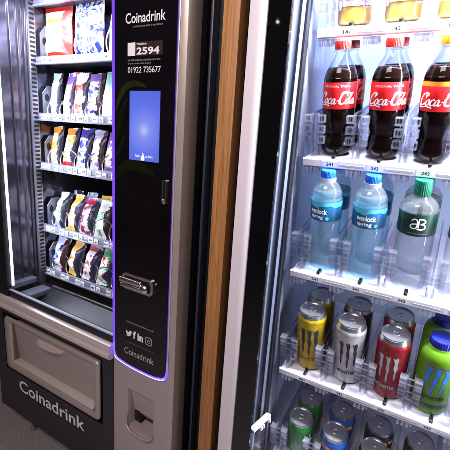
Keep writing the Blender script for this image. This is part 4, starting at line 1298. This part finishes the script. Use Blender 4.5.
can('dark can in the rightmost lane of the bottom shelf', 4, 3, RY, M['can_dark'], H=.116, shoulder=M['can_metal'], group='small cans on the bottom shelf', cat='drink can')

def lime_bottle(label, yl):
    b = thing('lime_drink_bottle', label, 'drink bottle', group='lime green drink bottles')
    prof = smooth_profile([(.022, 0), (.031, .002), (.0355, .008), (.0362, .016), (.0352, .022), (.0362, .03), (.0365, .08), (.0362, .13), (.0345, .146), (.030, .156), (.026, .161), (.0245, .165)], 4)
    bm = bmesh.new(); add_lathe(bm, prof, 56)
    bd = obj('bottle_body', bm, M['lime'], b, 50)
    cap_part(b, .0225, .163, .182, M['navy_cap'], 30)
    put = wrap(.0369)
    bm = bmesh.new(); add_claw(bm, -.030, .048, .064, .066, wrap(.0366), slant=.22, grow=.35); obj('claw_outline', bm, M['claw_red'], bd)
    bm = bmesh.new(); add_claw(bm, -.030, .048, .064, .066, put, slant=.22, grow=.12); obj('claw_emblem', bm, M['claw_blue'], bd)
    bm = bmesh.new(); add_text(bm, 'MONSTER', -.026, .026, .046, .056, put, .03); obj('bottle_lettering', bm, M['claw_black'], bd)
    bm = bmesh.new(); add_lathe(bm, [(.0368, .0235), (.0368, .032)], 56, cap0=False, cap1=False); obj('bottle_band', bm, M['claw_navy'], bd, 60)
    place(b, 3, 3, yl, .02, -.006)
lime_bottle('lime green bottle with blue cap and blue claw marks, in front', FY + .004)
lime_bottle('lime green bottle half hidden behind the blue clawed one', RY + .010)

# ================================================================== LIGHT
# a room lamp that shows as a white point in the black glass
LT = thing('ceiling_lamp', 'small round white lamp seen as a bright dot in the black glass edge', 'lamp', (-1.22, -2.1, 2.14))
bm = bmesh.new(); bmesh.ops.create_uvsphere(bm, u_segments=20, v_segments=12, radius=.011)
obj('bulb', bm, M['lamp'], LT, 60)
bm = bmesh.new(); add_lathe(bm, [(.03, .02), (.03, .05), (.012, .06), (.012, .40)], 20)
obj('lamp_stem', bm, M['black_matt'], LT, 40)

def area(name, loc, target, sx, sy, energy, col, spread=180):
    l = bpy.data.lights.new(name, 'AREA'); l.shape = 'RECTANGLE'; l.size = sx; l.size_y = sy
    l.energy = energy; l.color = col; l.spread = R(spread)
    o = bpy.data.objects.new(name, l); link(o)
    o.location = loc
    d = Vector(target) - Vector(loc)
    o.rotation_euler = d.to_track_quat('-Z', 'Y').to_euler()
    return o
# room ceiling light
area('room_light', (-.42, -1.4, 2.32), (-.50, 0, 1.2), .9, .5, 32, (1, .88, .86))
# snack machine: top lamp and side tube
area('snack_top_light', (-1.12, .05, 1.775), (-1.12, .26, 1.2), .5, .05, 10, (.88, .88, 1))
area('snack_side_light', (-1.388, .026, 1.30), (-1.15, .24, 1.30), .01, .95, 5, (.86, .88, 1))
# drinks machine: top lamp, plus unseen side lights added to brighten the back wall
area('drinks_top_light', (.10, -.055, 1.80), (.10, .10, 1.2), .6, .05, 60, (.90, .935, 1))
area('drinks_upper_fill', (.46, -.075, 1.54), (.15, .25, 1.54), .02, .48, 26, (.89, .93, 1))
area('drinks_lower_fill', (.46, -.075, 1.00), (.15, .25, 1.00), .02, .48, 3.0, (.86, .91, 1))

w = bpy.data.worlds.new('World'); S.world = w; w.use_nodes = True
bg = w.node_tree.nodes['Background']
bg.inputs[0].default_value = (.55, .47, .55, 1); bg.inputs[1].default_value = .035

# ================================================================== CAMERA
yaw, pitch, roll = R(29.8), R(13.47), R(3.9)
f = Vector((-math.sin(yaw) * math.cos(pitch), math.cos(yaw) * math.cos(pitch), -math.sin(pitch)))
r = Vector((math.cos(yaw), math.sin(yaw), 0)); u = r.cross(f)
r2 = r * math.cos(roll) + u * math.sin(roll); u2 = -r * math.sin(roll) + u * math.cos(roll)
cd = bpy.data.cameras.new('camera'); cd.sensor_width = 36; cd.lens = 36 * 379 / 450; cd.clip_start = .01; cd.clip_end = 100
cam = bpy.data.objects.new('camera', cd); link(cam)
cam.matrix_world = Matrix(((r2.x, u2.x, -f.x, 0), (r2.y, u2.y, -f.y, -.78), (r2.z, u2.z, -f.z, 1.35), (0, 0, 0, 1)))
S.camera = cam
S.view_settings.view_transform = 'Standard'; S.view_settings.look = 'None'
S.view_settings.exposure = 0; S.view_settings.gamma = 1
S.render.engine = 'CYCLES'
S.cycles.max_bounces = 14; S.cycles.transparent_max_bounces = 32
S.cycles.glossy_bounces = 5; S.cycles.diffuse_bounces = 4; S.cycles.transmission_bounces = 8
S.cycles.caustics_reflective = False; S.cycles.caustics_refractive = False
